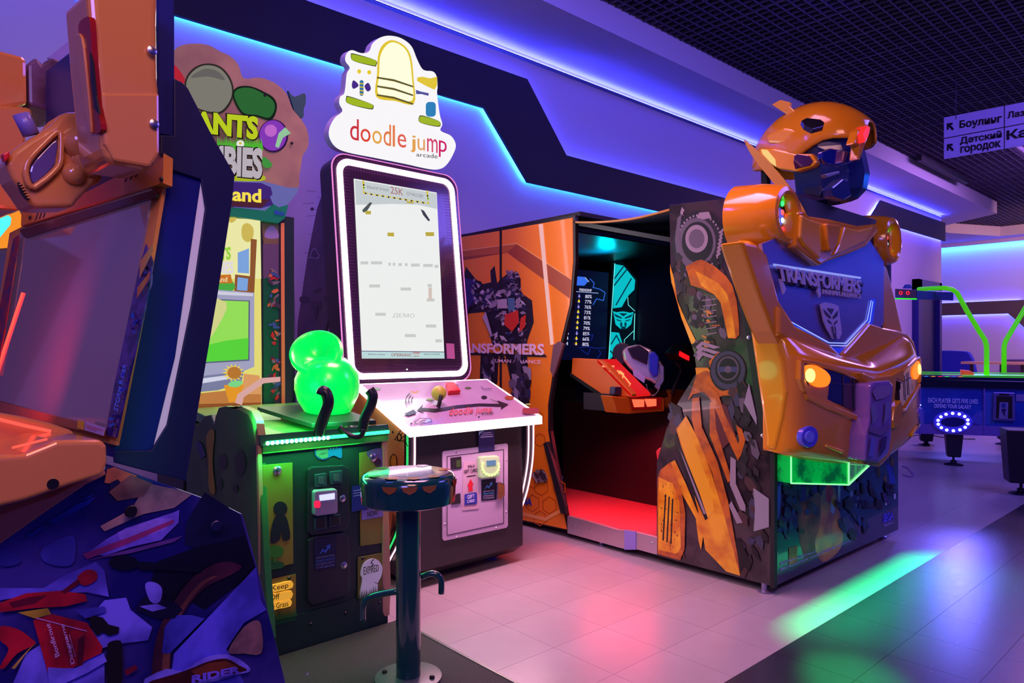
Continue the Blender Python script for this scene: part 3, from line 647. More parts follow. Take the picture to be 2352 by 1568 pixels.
# metal shield with logo
sh = mat('brushed_violet_metal', (.30, .26, .62), .30, .75)
SHP = PY(1.79)
shd = slab('metal_shield', SHP, [(1750, 560), (1800, 540), (1990, 540), (2030, 600), (2030, 740), (1990, 800), (1938, 830), (1900, 820), (1820, 775), (1770, 680)], .02, sh, B)
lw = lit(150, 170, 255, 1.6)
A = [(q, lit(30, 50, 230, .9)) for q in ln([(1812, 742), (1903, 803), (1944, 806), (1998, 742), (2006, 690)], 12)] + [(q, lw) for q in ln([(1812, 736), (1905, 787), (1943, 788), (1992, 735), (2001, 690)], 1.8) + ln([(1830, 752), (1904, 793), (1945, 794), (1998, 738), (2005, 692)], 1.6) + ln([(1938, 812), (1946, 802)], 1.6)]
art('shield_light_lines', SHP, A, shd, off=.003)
lg = mat('raised_logo_grey', (.60, .56, .84), .3, .15); lgd = mat('raised_logo_shadow', (.03, .03, .10), .4)
ptext('lettering', 'TRANSFORMERS', SHP, [(1786, 616), (1980, 648), (1976, 682), (1794, 652)], lgd, shd, off=.010, th=.01, bold=.03)
ptext('lettering', 'TRANSFORMERS', SHP, [(1782, 610), (1977, 643), (1973, 675), (1790, 645)], lg, shd, off=.022, th=.008, bold=.02)
slab('logo_bar', SHP, [(1778, 605), (1978, 636), (1977, 640), (1778, 610)], .006, lit(150, 160, 255, .9), shd, off=.024)
slab('logo_tail', SHP, [(1790, 640), (1798, 642), (1806, 664), (1800, 676), (1796, 660)], .008, lg, shd, off=.022)
slab('logo_tail', SHP, [(1877, 652), (1884, 654), (1886, 676), (1883, 684), (1878, 670)], .008, lg, shd, off=.022)
ptext('lettering', 'HUMAN ALLIANCE', SHP, [(1888, 664), (1976, 675), (1976, 686), (1889, 675)], lg, shd, off=.022, th=.008)
EQ = [(1884, 693), (1925, 700), (1934, 775), (1908, 778)]
slab('raised_emblem', SHP, [(1885, 698), (1896, 694), (1912, 697), (1926, 702), (1934, 764), (1928, 778), (1914, 778), (1900, 755), (1893, 738)], .008, lg, shd, off=.020)
art('emblem_grooves', SHP, [(qmap([(1887, 698), (1926, 703), (1930, 778), (1908, 777)], p), lgd) for p in EMC], shd, off=.023)
# headlights
HP = PL((4.1, 1.562, 1.05), (-.13, -1, .04))
def both(fn):
    a = fn(lambda v: Vector(v)); b = fn(mir); return a, b
hq = [(1845, 829), (1868, 832), (1935, 850), (1984, 872), (1984, 898), (1992, 904), (1993, 946), (1975, 948), (1900, 918), (1862, 900), (1848, 868)]
H3 = [HP.w(x, y, .0) for x, y in hq]
dgl = mat('headlight_glass', (.012, .010, .03), .08, coat=1)
for f in (lambda v: v, mir):
    hd = prism('headlight', [f(p) for p in H3], (0, .06, 0), dgl, B, bevel=.004)
    lamp = [f(HP.w(x, y, .008)) for x, y in sm([(1850, 842), (1868, 838), (1895, 850), (1908, 868), (1900, 886), (1876, 888), (1856, 872)], 5)]
    prism('lamp', lamp, (0, .006, 0), lit(255, 116, 26, 1.7), hd)
    prism('lamp_core', [f(HP.w(x, y, .014)) for x, y in el(1862, 862, 11, 16, 16)], (0, .004, 0), lit(255, 214, 110, 2.6), hd)
    for q in ln([(1915, 880), (1985, 888)], 1.2) + ln([(1938, 858), (1940, 925)], 1.2) + ln([(1962, 864), (1964, 935)], 1.2):
        prism('reflector_rib', [f(HP.w(x, y, .006)) for x, y in q], (0, .004, 0), mat('rib_grey', (.12, .10, .2), .3, .6), hd)
    mk = lambda q, nm, m, d=.03, o=.01, bv=.006: prism(nm, [f(HP.w(x, y, o)) for x, y in q], (0, d, 0), m, nose, bevel=bv)
    mk([(1843, 824), (1870, 827), (1940, 846), (1992, 868), (2000, 880), (1990, 880), (1936, 858), (1868, 836), (1848, 833)], 'brow', yel)
    mk([(1852, 905), (1900, 925), (1975, 955), (1998, 950), (1998, 962), (1970, 966), (1900, 940), (1856, 918)], 'lower_brow', yel)
    mk([(1840, 826), (1849, 832), (1849, 880), (1856, 905), (1848, 900), (1839, 870)], 'side_brow', yel)
    mk([(1900, 1020), (1940, 1034), (1938, 1042), (1898, 1026)], 'intake_lip', yel2, .02)
fg = [HP.w(x, y, .01) for x, y in el(1861, 1003, 19, 25, 20, .15)]
prism('fog_lamp', fg, (0, .03, 0), mat('indigo_lens', (.10, .10, .85), .15, coat=1), nose, bevel=.004)
prism('fog_lamp_ring', [HP.w(x, y, .016) for x, y in el(1861, 1003, 10, 13, 16, .15)], (0, .006, 0), mat('indigo_lens_light', (.2, .25, 1), .2), nose)
prism('fog_lamp', [mir(p) for p in fg], (0, .03, 0), mat('indigo_lens', (0, 0, 0)), nose, bevel=.004)
# centre grille
GP = PY(1.50)
violet = mat('violet_clear_plastic', (.26, .14, .50), .12, coat=.8)
gr = slab('grille', GP, [(2000, 882), (2010, 876), (2045, 874), (2053, 884), (2050, 920), (2048, 1005), (2042, 1042), (2020, 1062), (1988, 1058), (1990, 1000), (1998, 960)], .12, violet, B, bevel=.012)
GP2 = PY(1.495)
art('grille_facets', GP2, [([(2004, 900), (2014, 888), (2030, 884), (2046, 888), (2046, 905), (2030, 915), (2012, 918)], flat(150, 116, 170)), ([(2000, 930), (2012, 925), (2016, 960), (2004, 975)], flat(128, 120, 176)), ([(2034, 925), (2046, 920), (2042, 960), (2030, 975)], flat(128, 120, 176)), ([(1998, 975), (2022, 985), (2044, 972), (2042, 990), (2022, 1000), (1997, 992)], flat(120, 90, 150)), ([(2002, 1000), (2012, 1010), (2006, 1048), (1994, 1048)], flat(110, 104, 200)), ([(2026, 1004), (2038, 1000), (2034, 1030), (2020, 1050)], flat(56, 40, 110))], gr, off=.002)
slab('grille_bezel', PY(1.53), [(1984, 856), (2010, 866), (2048, 862), (2076, 846), (2080, 880), (2060, 872), (2056, 920), (2064, 940), (2056, 1010), (2044, 1050), (2022, 1072), (1984, 1066), (1986, 1000), (1994, 960), (1994, 880)], .08, yel, B, bevel=.01)
slab('cheek_plate', PY(1.51), [(2056, 935), (2070, 918), (2076, 940), (2068, 975), (2054, 985), (2052, 965)], .05, yel, B, bevel=.008)
# V of green light under the nose, built up as a glowing wedge
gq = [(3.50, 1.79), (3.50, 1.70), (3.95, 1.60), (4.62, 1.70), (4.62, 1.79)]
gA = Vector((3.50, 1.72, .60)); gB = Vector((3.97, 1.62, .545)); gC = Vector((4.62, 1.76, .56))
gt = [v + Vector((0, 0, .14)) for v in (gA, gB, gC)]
gz = mat('green_wedge_glow', (0.0, .5, .06), .2, em=(0, .8, .08), es=.55, noise=(0, .12, .03), nscale=14)
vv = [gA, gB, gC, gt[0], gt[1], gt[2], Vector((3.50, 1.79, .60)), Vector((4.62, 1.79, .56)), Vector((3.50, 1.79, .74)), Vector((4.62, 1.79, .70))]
gx = build('green_glow_wedge', vv, [(0, 1, 4, 3), (1, 2, 5, 4), (0, 6, 7, 2, 1), (2, 7, 9, 5), (6, 0, 3, 8)], gz, B)
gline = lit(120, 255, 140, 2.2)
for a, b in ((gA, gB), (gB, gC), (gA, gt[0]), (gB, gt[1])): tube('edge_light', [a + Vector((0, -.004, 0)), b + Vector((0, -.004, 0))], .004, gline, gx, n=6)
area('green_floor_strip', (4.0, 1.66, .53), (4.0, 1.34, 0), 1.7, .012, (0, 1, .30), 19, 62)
# lower front print
FPp = PY(YN)
A = []
add(mat('front_print_dark', c8(40, 28, 62), .15, coat=.8, noise=c8(20, 16, 40), nscale=5), [(1781, 1042), (2063, 1012), (2063, 1216), (1781, 1344)])
q = lambda *p: list(p)
add(mott(110, 96, 100), q((1800, 1068), (1836, 1070), (1830, 1110), (1806, 1150), (1800, 1130)), q((1852, 1080), (1866, 1086), (1862, 1120), (1852, 1148)))
add(mott(52, 70, 176), q((1822, 1150), (1834, 1120), (1830, 1170), (1820, 1180)), q((1784, 1120), (1794, 1110), (1792, 1180), (1784, 1200)), q((2034, 1062), (2050, 1072), (2058, 1110), (2046, 1112)))
add(mott(120, 52, 60), q((1830, 1160), (1880, 1130), (1910, 1160), (1902, 1260), (1850, 1290), (1836, 1240)))
add(mat('front_print_glow', c8(214, 120, 44), .2, coat=.6, noise=c8(150, 66, 44), nscale=8), sm(q((1888, 1130), (1916, 1120), (1924, 1160), (1936, 1210), (1930, 1260), (1890, 1290), (1872, 1250), (1884, 1200)), 4))
add(mott(220, 40, 66), q((1896, 1112), (1908, 1104), (1914, 1130), (1908, 1160), (1898, 1150))); add(mott(200, 180, 230), q((1908, 1152), (1918, 1166), (1916, 1182), (1908, 1174)))
add(mott(150, 130, 196), q((1924, 1112), (1930, 1112), (1930, 1160), (1924, 1150)), q((1952, 1120), (1960, 1118), (1958, 1150), (1952, 1160)), q((1964, 1160), (1974, 1130), (1968, 1165)))
add(mott(90, 70, 130), q((1934, 1190), (1946, 1184), (1964, 1210), (1962, 1236), (1944, 1222)))
add(mott(150, 112, 60), q((2014, 1074), (2022, 1074), (2020, 1098), (2014, 1088)), q((2032, 1090), (2040, 1110), (2034, 1116), (2030, 1100)), q((2046, 1046), (2054, 1056), (2052, 1072), (2046, 1068)), q((1812, 1258), (1832, 1252), (1830, 1290), (1812, 1298)))
add(mott(200, 196, 230), q((2053, 1134), (2058, 1133), (2058, 1145), (2053, 1146)), q((2033, 1150), (2038, 1149), (2038, 1159), (2033, 1160)))
A += shards([(1820, 1200, 30, 90), (2000, 1130, 50, 50), (1960, 1170, 40, 60), (1860, 1140, 50, 40)], [mott(30, 24, 60), mott(58, 48, 96), mott(44, 34, 50), mott(34, 44, 110)], 60, 15, 31, 1.3)
fpr = art('front_print', FPp, A, B, off=.002)
vi = flat(170, 168, 240)
ptext('lettering', '©2013 Hasbro. All Rights Reserved.', FPp, [(1792, 1291), (1874, 1263), (1874, 1269), (1792, 1299)], vi, fpr)
ptext('lettering', '©2013 Paramount Pictures Corporation. All Rights Reserved. Licensed by Hasbro', FPp, [(1792, 1305), (1968, 1232), (1968, 1238), (1792, 1313)], vi, fpr)
ptext('lettering', 'SEGA', FPp, [(2028, 1181), (2052, 1173), (2052, 1192), (2028, 1202)], flat(90, 90, 240), fpr, bold=.05)
ptext('lettering', 'AMUSEMENTS', FPp, [(2030, 1204), (2052, 1196), (2052, 1201), (2030, 1210)], vi, fpr)
lathe('keyhole', FPp.w(1783, 1272), (0, -1, 0), [(0, .012), (.004, .012)], screwm, B, n=12)
# shoulders
def shoulder(cx, cz, yb=2.05):
    o = lathe('shoulder', (cx, yb, cz), (0, -1, 0), [(0, .175), (.01, .20), (.16, .185), (.25, .165), (.285, .150), (.292, .128), (.285, .112), (.20, .10), (.2, .02)], yel, B, n=40)
    lathe('shoulder_lens', (cx, yb - .205, cz), (0, -1, 0), [(0, .10), (.01, .098), (.012, .03)], mat('lens_dark_green', (.02, .06, .03), .2, .6), o, n=24)
    for dz, c in ((.075, (40, 255, 90)), (.028, (255, 60, 60)), (-.015, (150, 200, 255)), (-.065, (255, 40, 60))):
        lathe('led_dot', (cx + .045, yb - .225, cz + dz), (0, -1, 0), [(0, .016), (.006, .012)], lit(*c, 4.0), o, n=10)
    lathe('led_ring', (cx + .01, yb - .222, cz), (0, -1, 0), [(0, .05), (.004, .05)], lit(110, 100, 240, .8), o, n=20)
    pd = bpy.data.lights.new('shoulder_glow', 'POINT'); pd.energy = .6; pd.color = (.7, .5, .5); pd.shadow_soft_size = .03
    return o
shoulder(3.575, 2.01); shoulder(5.06, 2.03)
# collar between the shoulders
KC = PY(1.74)
cl = slab('collar', KC, [(1836, 484), (1846, 482), (1862, 496), (1905, 502), (1972, 518), (2014, 513), (2018, 530), (1990, 566), (1944, 586), (1902, 600), (1886, 609), (1858, 590), (1828, 566), (1830, 540)], .16, yel, B, bevel=.015, seg=3)
slab('collar_boss', PY(1.70), [(1899, 512), (1932, 516), (1926, 556), (1914, 578), (1906, 574), (1902, 550)], .05, yel, cl, bevel=.01)
slab('collar_facet', PY(1.725), [(1842, 492), (1860, 502), (1892, 512), (1890, 560), (1884, 596), (1850, 566), (1838, 545)], .03, yel2, cl, bevel=.012)
slab('collar_facet', PY(1.725), [(1940, 520), (1974, 528), (2008, 518), (1990, 552), (1930, 582), (1914, 588), (1928, 560)], .03, yel2, cl, bevel=.012)
box('bust_deck', 3.75, 4.9, 1.80, 2.35, 1.93, 1.98, mat('bust_deck_brown', (.25, .08, .02), .35), B, bevel=.02)
# head : lofted helmet shell, faceted dark mask, neck
hx, hy, hz = 4.33, 2.02, 2.50
lathe('neck', (hx, 2.02, 1.97), (0, 0, 1), [(0, .17), (.08, .13), (.30, .12)], mat('dark_green_neck', (.015, .03, .02), .5), B, n=12)
st = [(2.36, .03, 2.56, 2.48), (2.33, .12, 2.64, 2.45), (2.22, .19, 2.75, 2.42), (2.08, .225, 2.81, 2.42), (1.94, .23, 2.82, 2.46), (1.82, .215, 2.79, 2.54), (1.72, .18, 2.73, 2.52), (1.66, .13, 2.67, 2.52), (1.63, .06, 2.63, 2.53)]
rows = []
for (y, w, zt, zb) in st:
    row = []
    for i in range(17):
        a = math.pi * i / 16; c, s = math.cos(a), math.sin(a)
        x = -w * (abs(c) ** .7) * (1 if c > 0 else -1); z = zb + (zt - zb) * (s ** .75 if s > 0 else 0)
        row.append(Vector((hx + x, y, z)))
    rows.append(row)
helm = grid('helmet', rows, yel, B, sub=1, thick=.02)
slab('crest_lamp', PY(1.57), [(1982, 308), (1993, 287), (2000, 293), (1995, 314), (1986, 328)], .06, lit(255, 50, 50, 1.0), helm, bevel=.006)
slab('crest', PY(1.60), [(1972, 300), (1990, 284), (2001, 290), (1999, 304), (1988, 330), (1976, 368), (1970, 366), (1974, 335), (1962, 330)], .05, yel, helm, bevel=.008)
HX = PX(hx - .235)
slab('cheek_guard', HX, [(1742, 342), (1776, 340), (1830, 352), (1866, 352), (1876, 372), (1868, 382), (1830, 394), (1790, 388), (1742, 366)], .06, yel2, helm, bevel=.012)
slab('cheek_lens', HX.shift(.004), [(1824, 358), (1832, 353), (1858, 357), (1868, 370), (1860, 380), (1826, 388), (1822, 372)], .01, mat('maroon_lens', (.06, .01, .06), .1, coat=1), helm, bevel=.003)
slab('cheek_lamp', HX.shift(.004), [(1748, 342), (1762, 344), (1780, 366), (1782, 382), (1770, 374), (1750, 352)], .01, lit(255, 210, 130, 1.0), helm, bevel=.003)
slab('roof_vent', PL((hx - .12, 1.95, 2.815), (-.35, -.45, .9)), [(1841, 276), (1852, 270), (1886, 274), (1894, 280), (1892, 288), (1866, 295), (1848, 286)], .03, mat('vent_black', (.01, .01, .014), .2), helm, bevel=.006)
slab('antenna_fin', PX(hx - .16), [(1772, 240), (1792, 229), (1816, 235), (1814, 244), (1845, 272), (1838, 282), (1800, 258)], .025, yel2, helm, bevel=.005)
slab('brow_band', HX.shift(-.01), [(1760, 310), (1800, 292), (1850, 300), (1864, 330), (1850, 345), (1830, 344), (1800, 330), (1762, 328)], .03, yel2, helm, bevel=.015)
# mask: chiselled blocks
navym = mat('navy_mask_gloss', (.012, .03, .20), .22, coat=.6)
dkm = mat('dark_mask', (.008, .012, .05), .3)
rows = []
for (z, wy, wx) in ((2.59, 1.75, .17), (2.55, 1.70, .19), (2.50, 1.69, .185), (2.42, 1.67, .165), (2.34, 1.655, .15), (2.25, 1.67, .13), (2.20, 1.72, .10)):
    rows.append([Vector((hx - wx * 1.1, 2.02, z)), Vector((hx - wx * 1.1, 1.86, z)), Vector((hx - wx * .75, wy + .06, z)), Vector((hx - wx * .25, wy, z)), Vector((hx + wx * .25, wy, z)), Vector((hx + wx * .75, wy + .06, z)), Vector((hx + wx * 1.1, 1.86, z)), Vector((hx + wx * 1.1, 2.02, z))])
mk_ = grid('face_mask', rows, navym, B, closed=True, smooth=False)
slab('visor', PY(1.665), [(1890, 348), (1910, 340), (1945, 346), (1962, 352), (1960, 372), (1930, 380), (1900, 376), (1890, 364)], .03, mat('visor_glass', (.01, .02, .3), .05, coat=1), mk_, bevel=.006)
slab('cheek_bar', PY(1.66), [(1896, 400), (1928, 392), (1930, 398), (1900, 408)], .03, mat('grey_cheek', (.2, .2, .35), .3), mk_, bevel=.004)
slab('jaw_plate', PY(1.64), [(1912, 430), (1936, 410), (1950, 414), (1956, 450), (1940, 460), (1916, 452)], .06, navym, mk_, bevel=.008)
slab('jaw_plate', PX(hx - .15), [(1820, 400), (1860, 396), (1890, 430), (1884, 452), (1850, 444)], .04, dkm, mk_, bevel=.008)
slab('head_stay', PX(hx - .1), [(1748, 372), (1758, 372), (1762, 424), (1748, 424)], .05, blackm, B)
# pale blade wing behind the shoulder
slab('door_wing', PL((3.8, 1.9, 2.3), (-1, -.15, .1)), sm([(1709, 322), (1718, 326), (1754, 360), (1800, 410), (1836, 462), (1854, 500), (1838, 492), (1800, 448), (1760, 400), (1726, 356)], 3), .02, mat('pale_yellow_plastic', c8(190, 150, 56), .3, coat=.3), B)
# ================================================================== WHITE-LIT JUMPING GAME CABINET
D = thing('jump_game_cabinet', 'black arcade cabinet with white neon screen frame and glowing white cut-out sign', 'arcade machine', (2.5, 3.5, 0))
neon = lit(255, 218, 236, 5.0)
blackc = mat('black_cabinet_laminate', (.022, .018, .026), .35)
# body with chamfered foot
prism('body', [(2.10, y, z) for y, z in [(3.115, .10), (3.20, .04), (4.05, .04), (4.05, 1.04), (3.50, 1.03), (3.115, .845)]], (.80, 0, 0), blackc, D, bevel=.004)
for x, y in ((2.2, 3.3), (2.8, 3.3), (2.2, 3.9), (2.8, 3.9)): lathe('foot', (x, y, 0), (0, 0, 1), [(0, .04), (.01, .04), (.015, .015), (.04, .015)], mat('blue_foot', (.12, .12, .5), .4), D, n=14)
# side cheeks with bent profile, light strips along the front edge
sideo = mat('orange_side_art', (.80, .22, .05), .4, noise=(.9, .42, .12), nscale=3)
for nm, x in (('side_cheek', 2.035), ('side_cheek', 2.905)):
    pr = [(y, z) for y, z in sm([(3.09, .86), (3.10, .60), (3.18, .34), (3.34, .12), (3.5, .05)], 5, False)] + [(4.2, .05), (4.2, 1.06), (3.5, 1.06)]
    ck = prism(nm, [(x, y, z) for y, z in pr], (.06, 0, 0), blackc, D)
    if x < 2.5:
        art('side_art', PX(x), [([Vector((x - .002, y + .01 if y < 3.6 else y, z)) for y, z in pr], sideo)], ck)
        hb = flat(30, 16, 16)
        A = []
        for i in range(6): A += [(q_, hb) for q_ in ln([(906 + i * 5, 1010 + i * 1), (922 + i * 3, 985 + i * 8)], 1.6)]
        for i in range(5): A += [(q_, hb) for q_ in ln([(897 + i * 2, 1232 - i * 4), (903 + i * 3, 1180 + i * 3)], 1.5)]
        A += [(el(917, 1004, 6, 9, 14), hb), (el(917, 1004, 3.4, 6, 12), sideo), (el(904, 1060, 8, 17, 14), flat(240, 150, 40)), (el(902, 992, 2, 3, 8), hb)] + [(q_, hb) for q_ in ln(el(904, 1060, 8, 17, 14), 2, True)]
        A += [([(898, 1080), (915, 1085), (908, 1110), (914, 1130), (902, 1124)], flat(220, 60, 40)), ([(910, 1090), (934, 1100), (934, 1150), (918, 1180), (904, 1150)], flat(236, 190, 110))]
        for i in range(14):
            for j in range(10): A.append((el(896 + j * 4.6, 975 + i * 7.5 + j * 2, .7, 1.1, 5), flat(150, 60, 30)))
        art('side_drawing', PX(x - .002), A, ck, off=.002)
    for dx in (.006, .052) if x < 2.5 else (.012, .052):
        tube('edge_light', [(x + dx, y - .008, z) for y, z in sm([(3.09, .86), (3.10, .60), (3.18, .34), (3.34, .12)], 6, False)], .006, lit(255, 190, 210, 2.0) if x > 2.5 or dx > .01 else lit(60, 255, 130, .8), ck, n=6)
# tall side wing with drawings
WX = PX(2.03)
wing = slab('side_wing', WX, [(746, 428), (757, 500), (758, 720), (744, 765), (735, 900), (676, 900), (684, 740), (706, 590), (728, 480)], .02, mat('grey_paper_print', c8(96, 70, 100), .5, noise=c8(80, 58, 88), nscale=4), D)
wl = flat(52, 36, 66); ww = flat(150, 120, 160)
def blob(p, m=wl): return (sm(p, 4), m)
A = [blob([(704, 596), (712, 588), (716, 574), (724, 570), (730, 580), (734, 586), (730, 594), (714, 592)], ww), blob([(707, 594), (714, 588), (718, 576), (724, 573), (729, 583), (732, 587), (727, 592), (714, 590)]),
     (el(717, 480, 4, 4), wl), (rr(688, 681, 708, 694, 4), wl), (rr(744, 680, 756, 692, 4), wl), ([(714, 694), (724, 690), (728, 692), (738, 692), (736, 712), (730, 706), (728, 732), (723, 732), (722, 706), (716, 712)], wl), (el(723, 668, 3, 4), wl), (el(733, 664, 3, 5), wl)]
A += [(q_, flat(90, 70, 100)) for i in range(30) for q_ in ln([(690 + R.uniform(0, 40), 440 + i * 14), (700 + R.uniform(0, 50), 438 + i * 14)], .8)]
art('wing_drawing', WX, [a for a in A if min(p[0] for p in a[0]) > 684], wing, off=.002)
tube('wing_edge_light', [WX.w(x, y, .004) for x, y in ((757, 500), (758, 600), (758, 720))], .003, lit(40, 60, 255, 1.5), wing, n=5)
# control deck
FL, FR, BL, BR = Vector((2.02, 3.03, .885)), Vector((2.98, 3.03, .885)), Vector((2.02, 3.55, 1.095)), Vector((2.98, 3.55, 1.095))
DP = PL(FL, (FR - FL).cross(BL - FL)); nd = DP.n
deckm = mat('deck_acrylic', (.50, .36, .52), .18, coat=.5, noise=(.56, .44, .56), nscale=3)
ins = .012
dk_ = prism('control_deck', [FL + Vector((ins, ins, 0)), FR + Vector((-ins, ins, 0)), BR + Vector((-ins, -ins, 0)), BL + Vector((ins, -ins, 0))], -nd * .02, deckm, D, bevel=.004)
for nm, a, b, th in (('front_light_rim', FL, FR, 1), ('side_light_rim', BL, FL, 0), ('side_light_rim', FR, BR, 0), ('rear_light_rim', BR, BL, 0)):
    ex = (b - a).normalized() * .0; lo = Vector((0, 0, -.045))
    inn = nd.cross(b - a).normalized() * .012
    prism(nm, [a + Vector((0, 0, .002)), b + Vector((0, 0, .002)), b + lo, a + lo], inn, neon, D)
prism('deck_underside', [FL + Vector((.012, .012, -.03)), FR + Vector((-.012, .012, -.03)), BR + Vector((-.012, 0, -.03)), BL + Vector((.012, 0, -.03))], (0, 0, -.012), blackc, D)
ik = flat(34, 26, 40); A = []
A.append(([(958, 942), (972, 928), (969, 936), (1000, 938), (1050, 930), (1100, 926), (1146, 927), (1142, 919), (1168, 928), (1150, 940), (1151, 933), (1100, 932), (1050, 937), (1000, 946), (968, 942), (975, 948)], ik))
A += [(el(1170, 913, 11, 5, 12), flat(160, 84, 44)), (el(952, 897, 10, 6, 12), flat(190, 170, 60)), (el(952, 896, 7, 4, 12), flat(200, 160, 190)), (el(1112, 912, 7, 4, 10), ik), (el(987, 917, 8, 3, 10), flat(120, 170, 90)), (el(1075, 891, 8, 3, 10), flat(90, 100, 60)), (el(1213, 928, 7, 2, 8), flat(150, 180, 80)), (rr(1200, 936, 1238, 950, 5), flat(150, 60, 70)), ([(928, 950), (950, 940), (958, 948), (938, 954)], flat(40, 50, 80)), (el(866, 893, 9, 3, 10), flat(120, 190, 130))]
for r_ in (10, 16, 22): A += [(q_, ik) for q_ in ln([(946 - r_ * math.cos(t) * 1.1 + 10, 926 + r_ * math.sin(t) * .9 - 8) for t in (-.9, -.4, .1, .6)], 1.6)]
A += [(q_, ik) for q_ in ln([(952, 968), (966, 960), (990, 962), (992, 968), (978, 972), (956, 974)], 1.6, True) + ln([(964, 970), (972, 964), (978, 966)], 1.6) + ln([(1126, 916), (1150, 926)], 1.2) + ln([(1105, 886), (1110, 893), (1130, 892)], 1) + ln([(1030, 878), (1052, 884), (1050, 893), (1040, 895)], 1.4)]
art('deck_print', DP, A, dk_, off=.002)
rp = flat(214, 74, 70)
ptext('lettering', 'doodle jump', DP, [(1034, 936), (1132, 933), (1128, 949), (1030, 960)], rp, dk_)
ptext('lettering', 'arcade', DP, [(1106, 946), (1134, 944), (1132, 950), (1106, 952)], ik, dk_)
for x, y in ((858, 886), (1144, 872), (945, 972), (1236, 952), (1010, 878), (1100, 957)): lathe('screw', DP.w(x, y), nd, [(0, .006), (.002, .005)], ik, dk_, n=8)
# lever with yellow-green ball, red button, tube reflection rod
bp = DP.w(1007, 934)
tube('lever', [bp, bp + nd * .07], .012, blackc, D); 
def ball(name, c, r, m, parent, sy=1.0, n=20, **k):
    rows = []
    pr = [(-r * math.cos(math.pi * i / 14), r * math.sin(math.pi * i / 14)) for i in range(15)]
    return lathe(name, c, (0, 0, 1), pr, m, parent, n=n, **k)
kb = CAM + ray(1008, 903) * ((bp - CAM).dot(FW) + .03)
ball('lever_ball', kb, .044, mat('lime_ball', (.58, .60, .06), .35), D)
bt2 = [DP.w(x, y) for x, y in [(1022, 888), (1040, 886), (1056, 906), (1028, 908)]]
prism('button', bt2, nd * .03, mat('red_button', (.8, .02, .02), .3), D, bevel=.004)
# front print and coin door
BP = PY(3.115)
dr = slab('coin_door_frame', BP, rr(1017, 1019, 1167, 1240, 1, 1)[:0] + [(1020, 1036), (1164, 1018), (1167, 1022), (1167, 1207), (1163, 1212), (1021, 1242), (1017, 1238), (1017, 1040)], .01, mat('lilac_metal', (.62, .50, .72), .35, .2), D, off=.010, bevel=.002)
dd = slab('coin_door', BP, [(1028, 1048), (1157, 1032), (1157, 1200), (1028, 1228)], .004, mat('lilac_metal', (0, 0, 0)), D, off=.013)
art('door_gap', BP, [(q_, flat(40, 24, 40)) for q_ in ln([(1027, 1048), (1157, 1032), (1157, 1201), (1027, 1229)], 1.4, True)], dd, off=.015)
for x, y in ((1048, 1039), (1139, 1028), (1163, 1056), (1163, 1175), (1140, 1212), (1049, 1233), (1022, 1203)): lathe('screw', BP.w(x, y, .010), (0, -1, 0), [(0, .006), (.003, .004)], screwm, dr, n=8)
slab('bill_slot', BP, [(1036, 1051), (1060, 1048), (1061, 1075), (1037, 1078)], .01, blackc, dd, off=.02, bevel=.002)
slab('bill_window', BP, [(1048, 1057), (1058, 1055), (1058, 1072), (1049, 1073)], .003, lit(120, 110, 80, .5), dd, off=.022)
slab('coin_return', BP, [(1036, 1138), (1058, 1132), (1059, 1156), (1037, 1159)], .012, blackc, dd, off=.02, bevel=.003)
stkr = slab('gift_sticker', BP, [(1064, 1061), (1098, 1057), (1100, 1168), (1062, 1172)], .002, flat(196, 168, 190), dd, off=.016)
art('gift_arrow', BP, [([(1072, 1093), (1093, 1090), (1093, 1092), (1072, 1095)], ik), ([(1073, 1116), (1081, 1099), (1088, 1113), (1085, 1114), (1086, 1127), (1076, 1128), (1076, 1116)], flat(214, 40, 60)), ([(1067, 1135), (1094, 1130), (1096, 1134), (1096, 1155), (1093, 1157), (1067, 1160)], flat(50, 60, 170))], stkr, off=.018)
ptext('lettering', 'WIN A', BP, [(1074, 1068), (1090, 1066), (1090, 1073), (1074, 1075)], ik, stkr, off=.018)
ptext('lettering', 'GIFT CARD', BP, [(1066, 1079), (1097, 1075), (1097, 1083), (1066, 1087)], ik, stkr, off=.018)
ptext('lettering', 'GIFT', BP, [(1073, 1137), (1090, 1134), (1090, 1142), (1073, 1146)], flat(210, 210, 250), stkr, off=.021, bold=.02)
ptext('lettering', 'CARD', BP, [(1073, 1148), (1090, 1145), (1090, 1152), (1073, 1155)], flat(210, 210, 250), stkr, off=.021, bold=.02)
cr = slab('card_reader', BP, [(1103, 1052), (1107, 1048), (1144, 1046), (1148, 1050), (1149, 1090), (1145, 1094), (1108, 1099), (1104, 1096)], .03, mat('reader_lime', (.35, .5, .3), .4, em=c8(170, 230, 150), es=.25), dd, off=.045, bevel=.006)  # LED glow on the casing is put in as emission
slab('reader_screen', BP, [(1118, 1058), (1139, 1056), (1139, 1068), (1119, 1070)], .004, lit(120, 150, 200, .8), cr, off=.048)
for i in range(12):
    a = math.pi * (-.1 + i * .11); lathe('reader_led', BP.w(1127 + 19 * math.cos(a), 1071 + 20 * math.sin(a), .047), (0, -1, 0), [(0, .008), (.004, .005)], lit(220, 255, 120, 3.0), cr, n=8)
ns = slab('reader_sticker', BP, [(1106, 1102), (1139, 1098), (1139, 1147), (1106, 1150)], .002, flat(14, 24, 52), dd, off=.016)
za = lambda x, y, s: [(x, y), (x + 8 * s, y - 12 * s), (x + 11 * s, y - 8 * s), (x + 16 * s, y - 14 * s), (x + 13 * s, y - 16 * s), (x + 21 * s, y - 20 * s), (x + 21 * s, y - 10 * s), (x + 18 * s, y - 12 * s), (x + 12 * s, y - 3 * s), (x + 9 * s, y - 7 * s)]
art('sticker_arrow', BP, [(za(1112, 1124, .9), flat(70, 150, 220))], ns, off=.018)
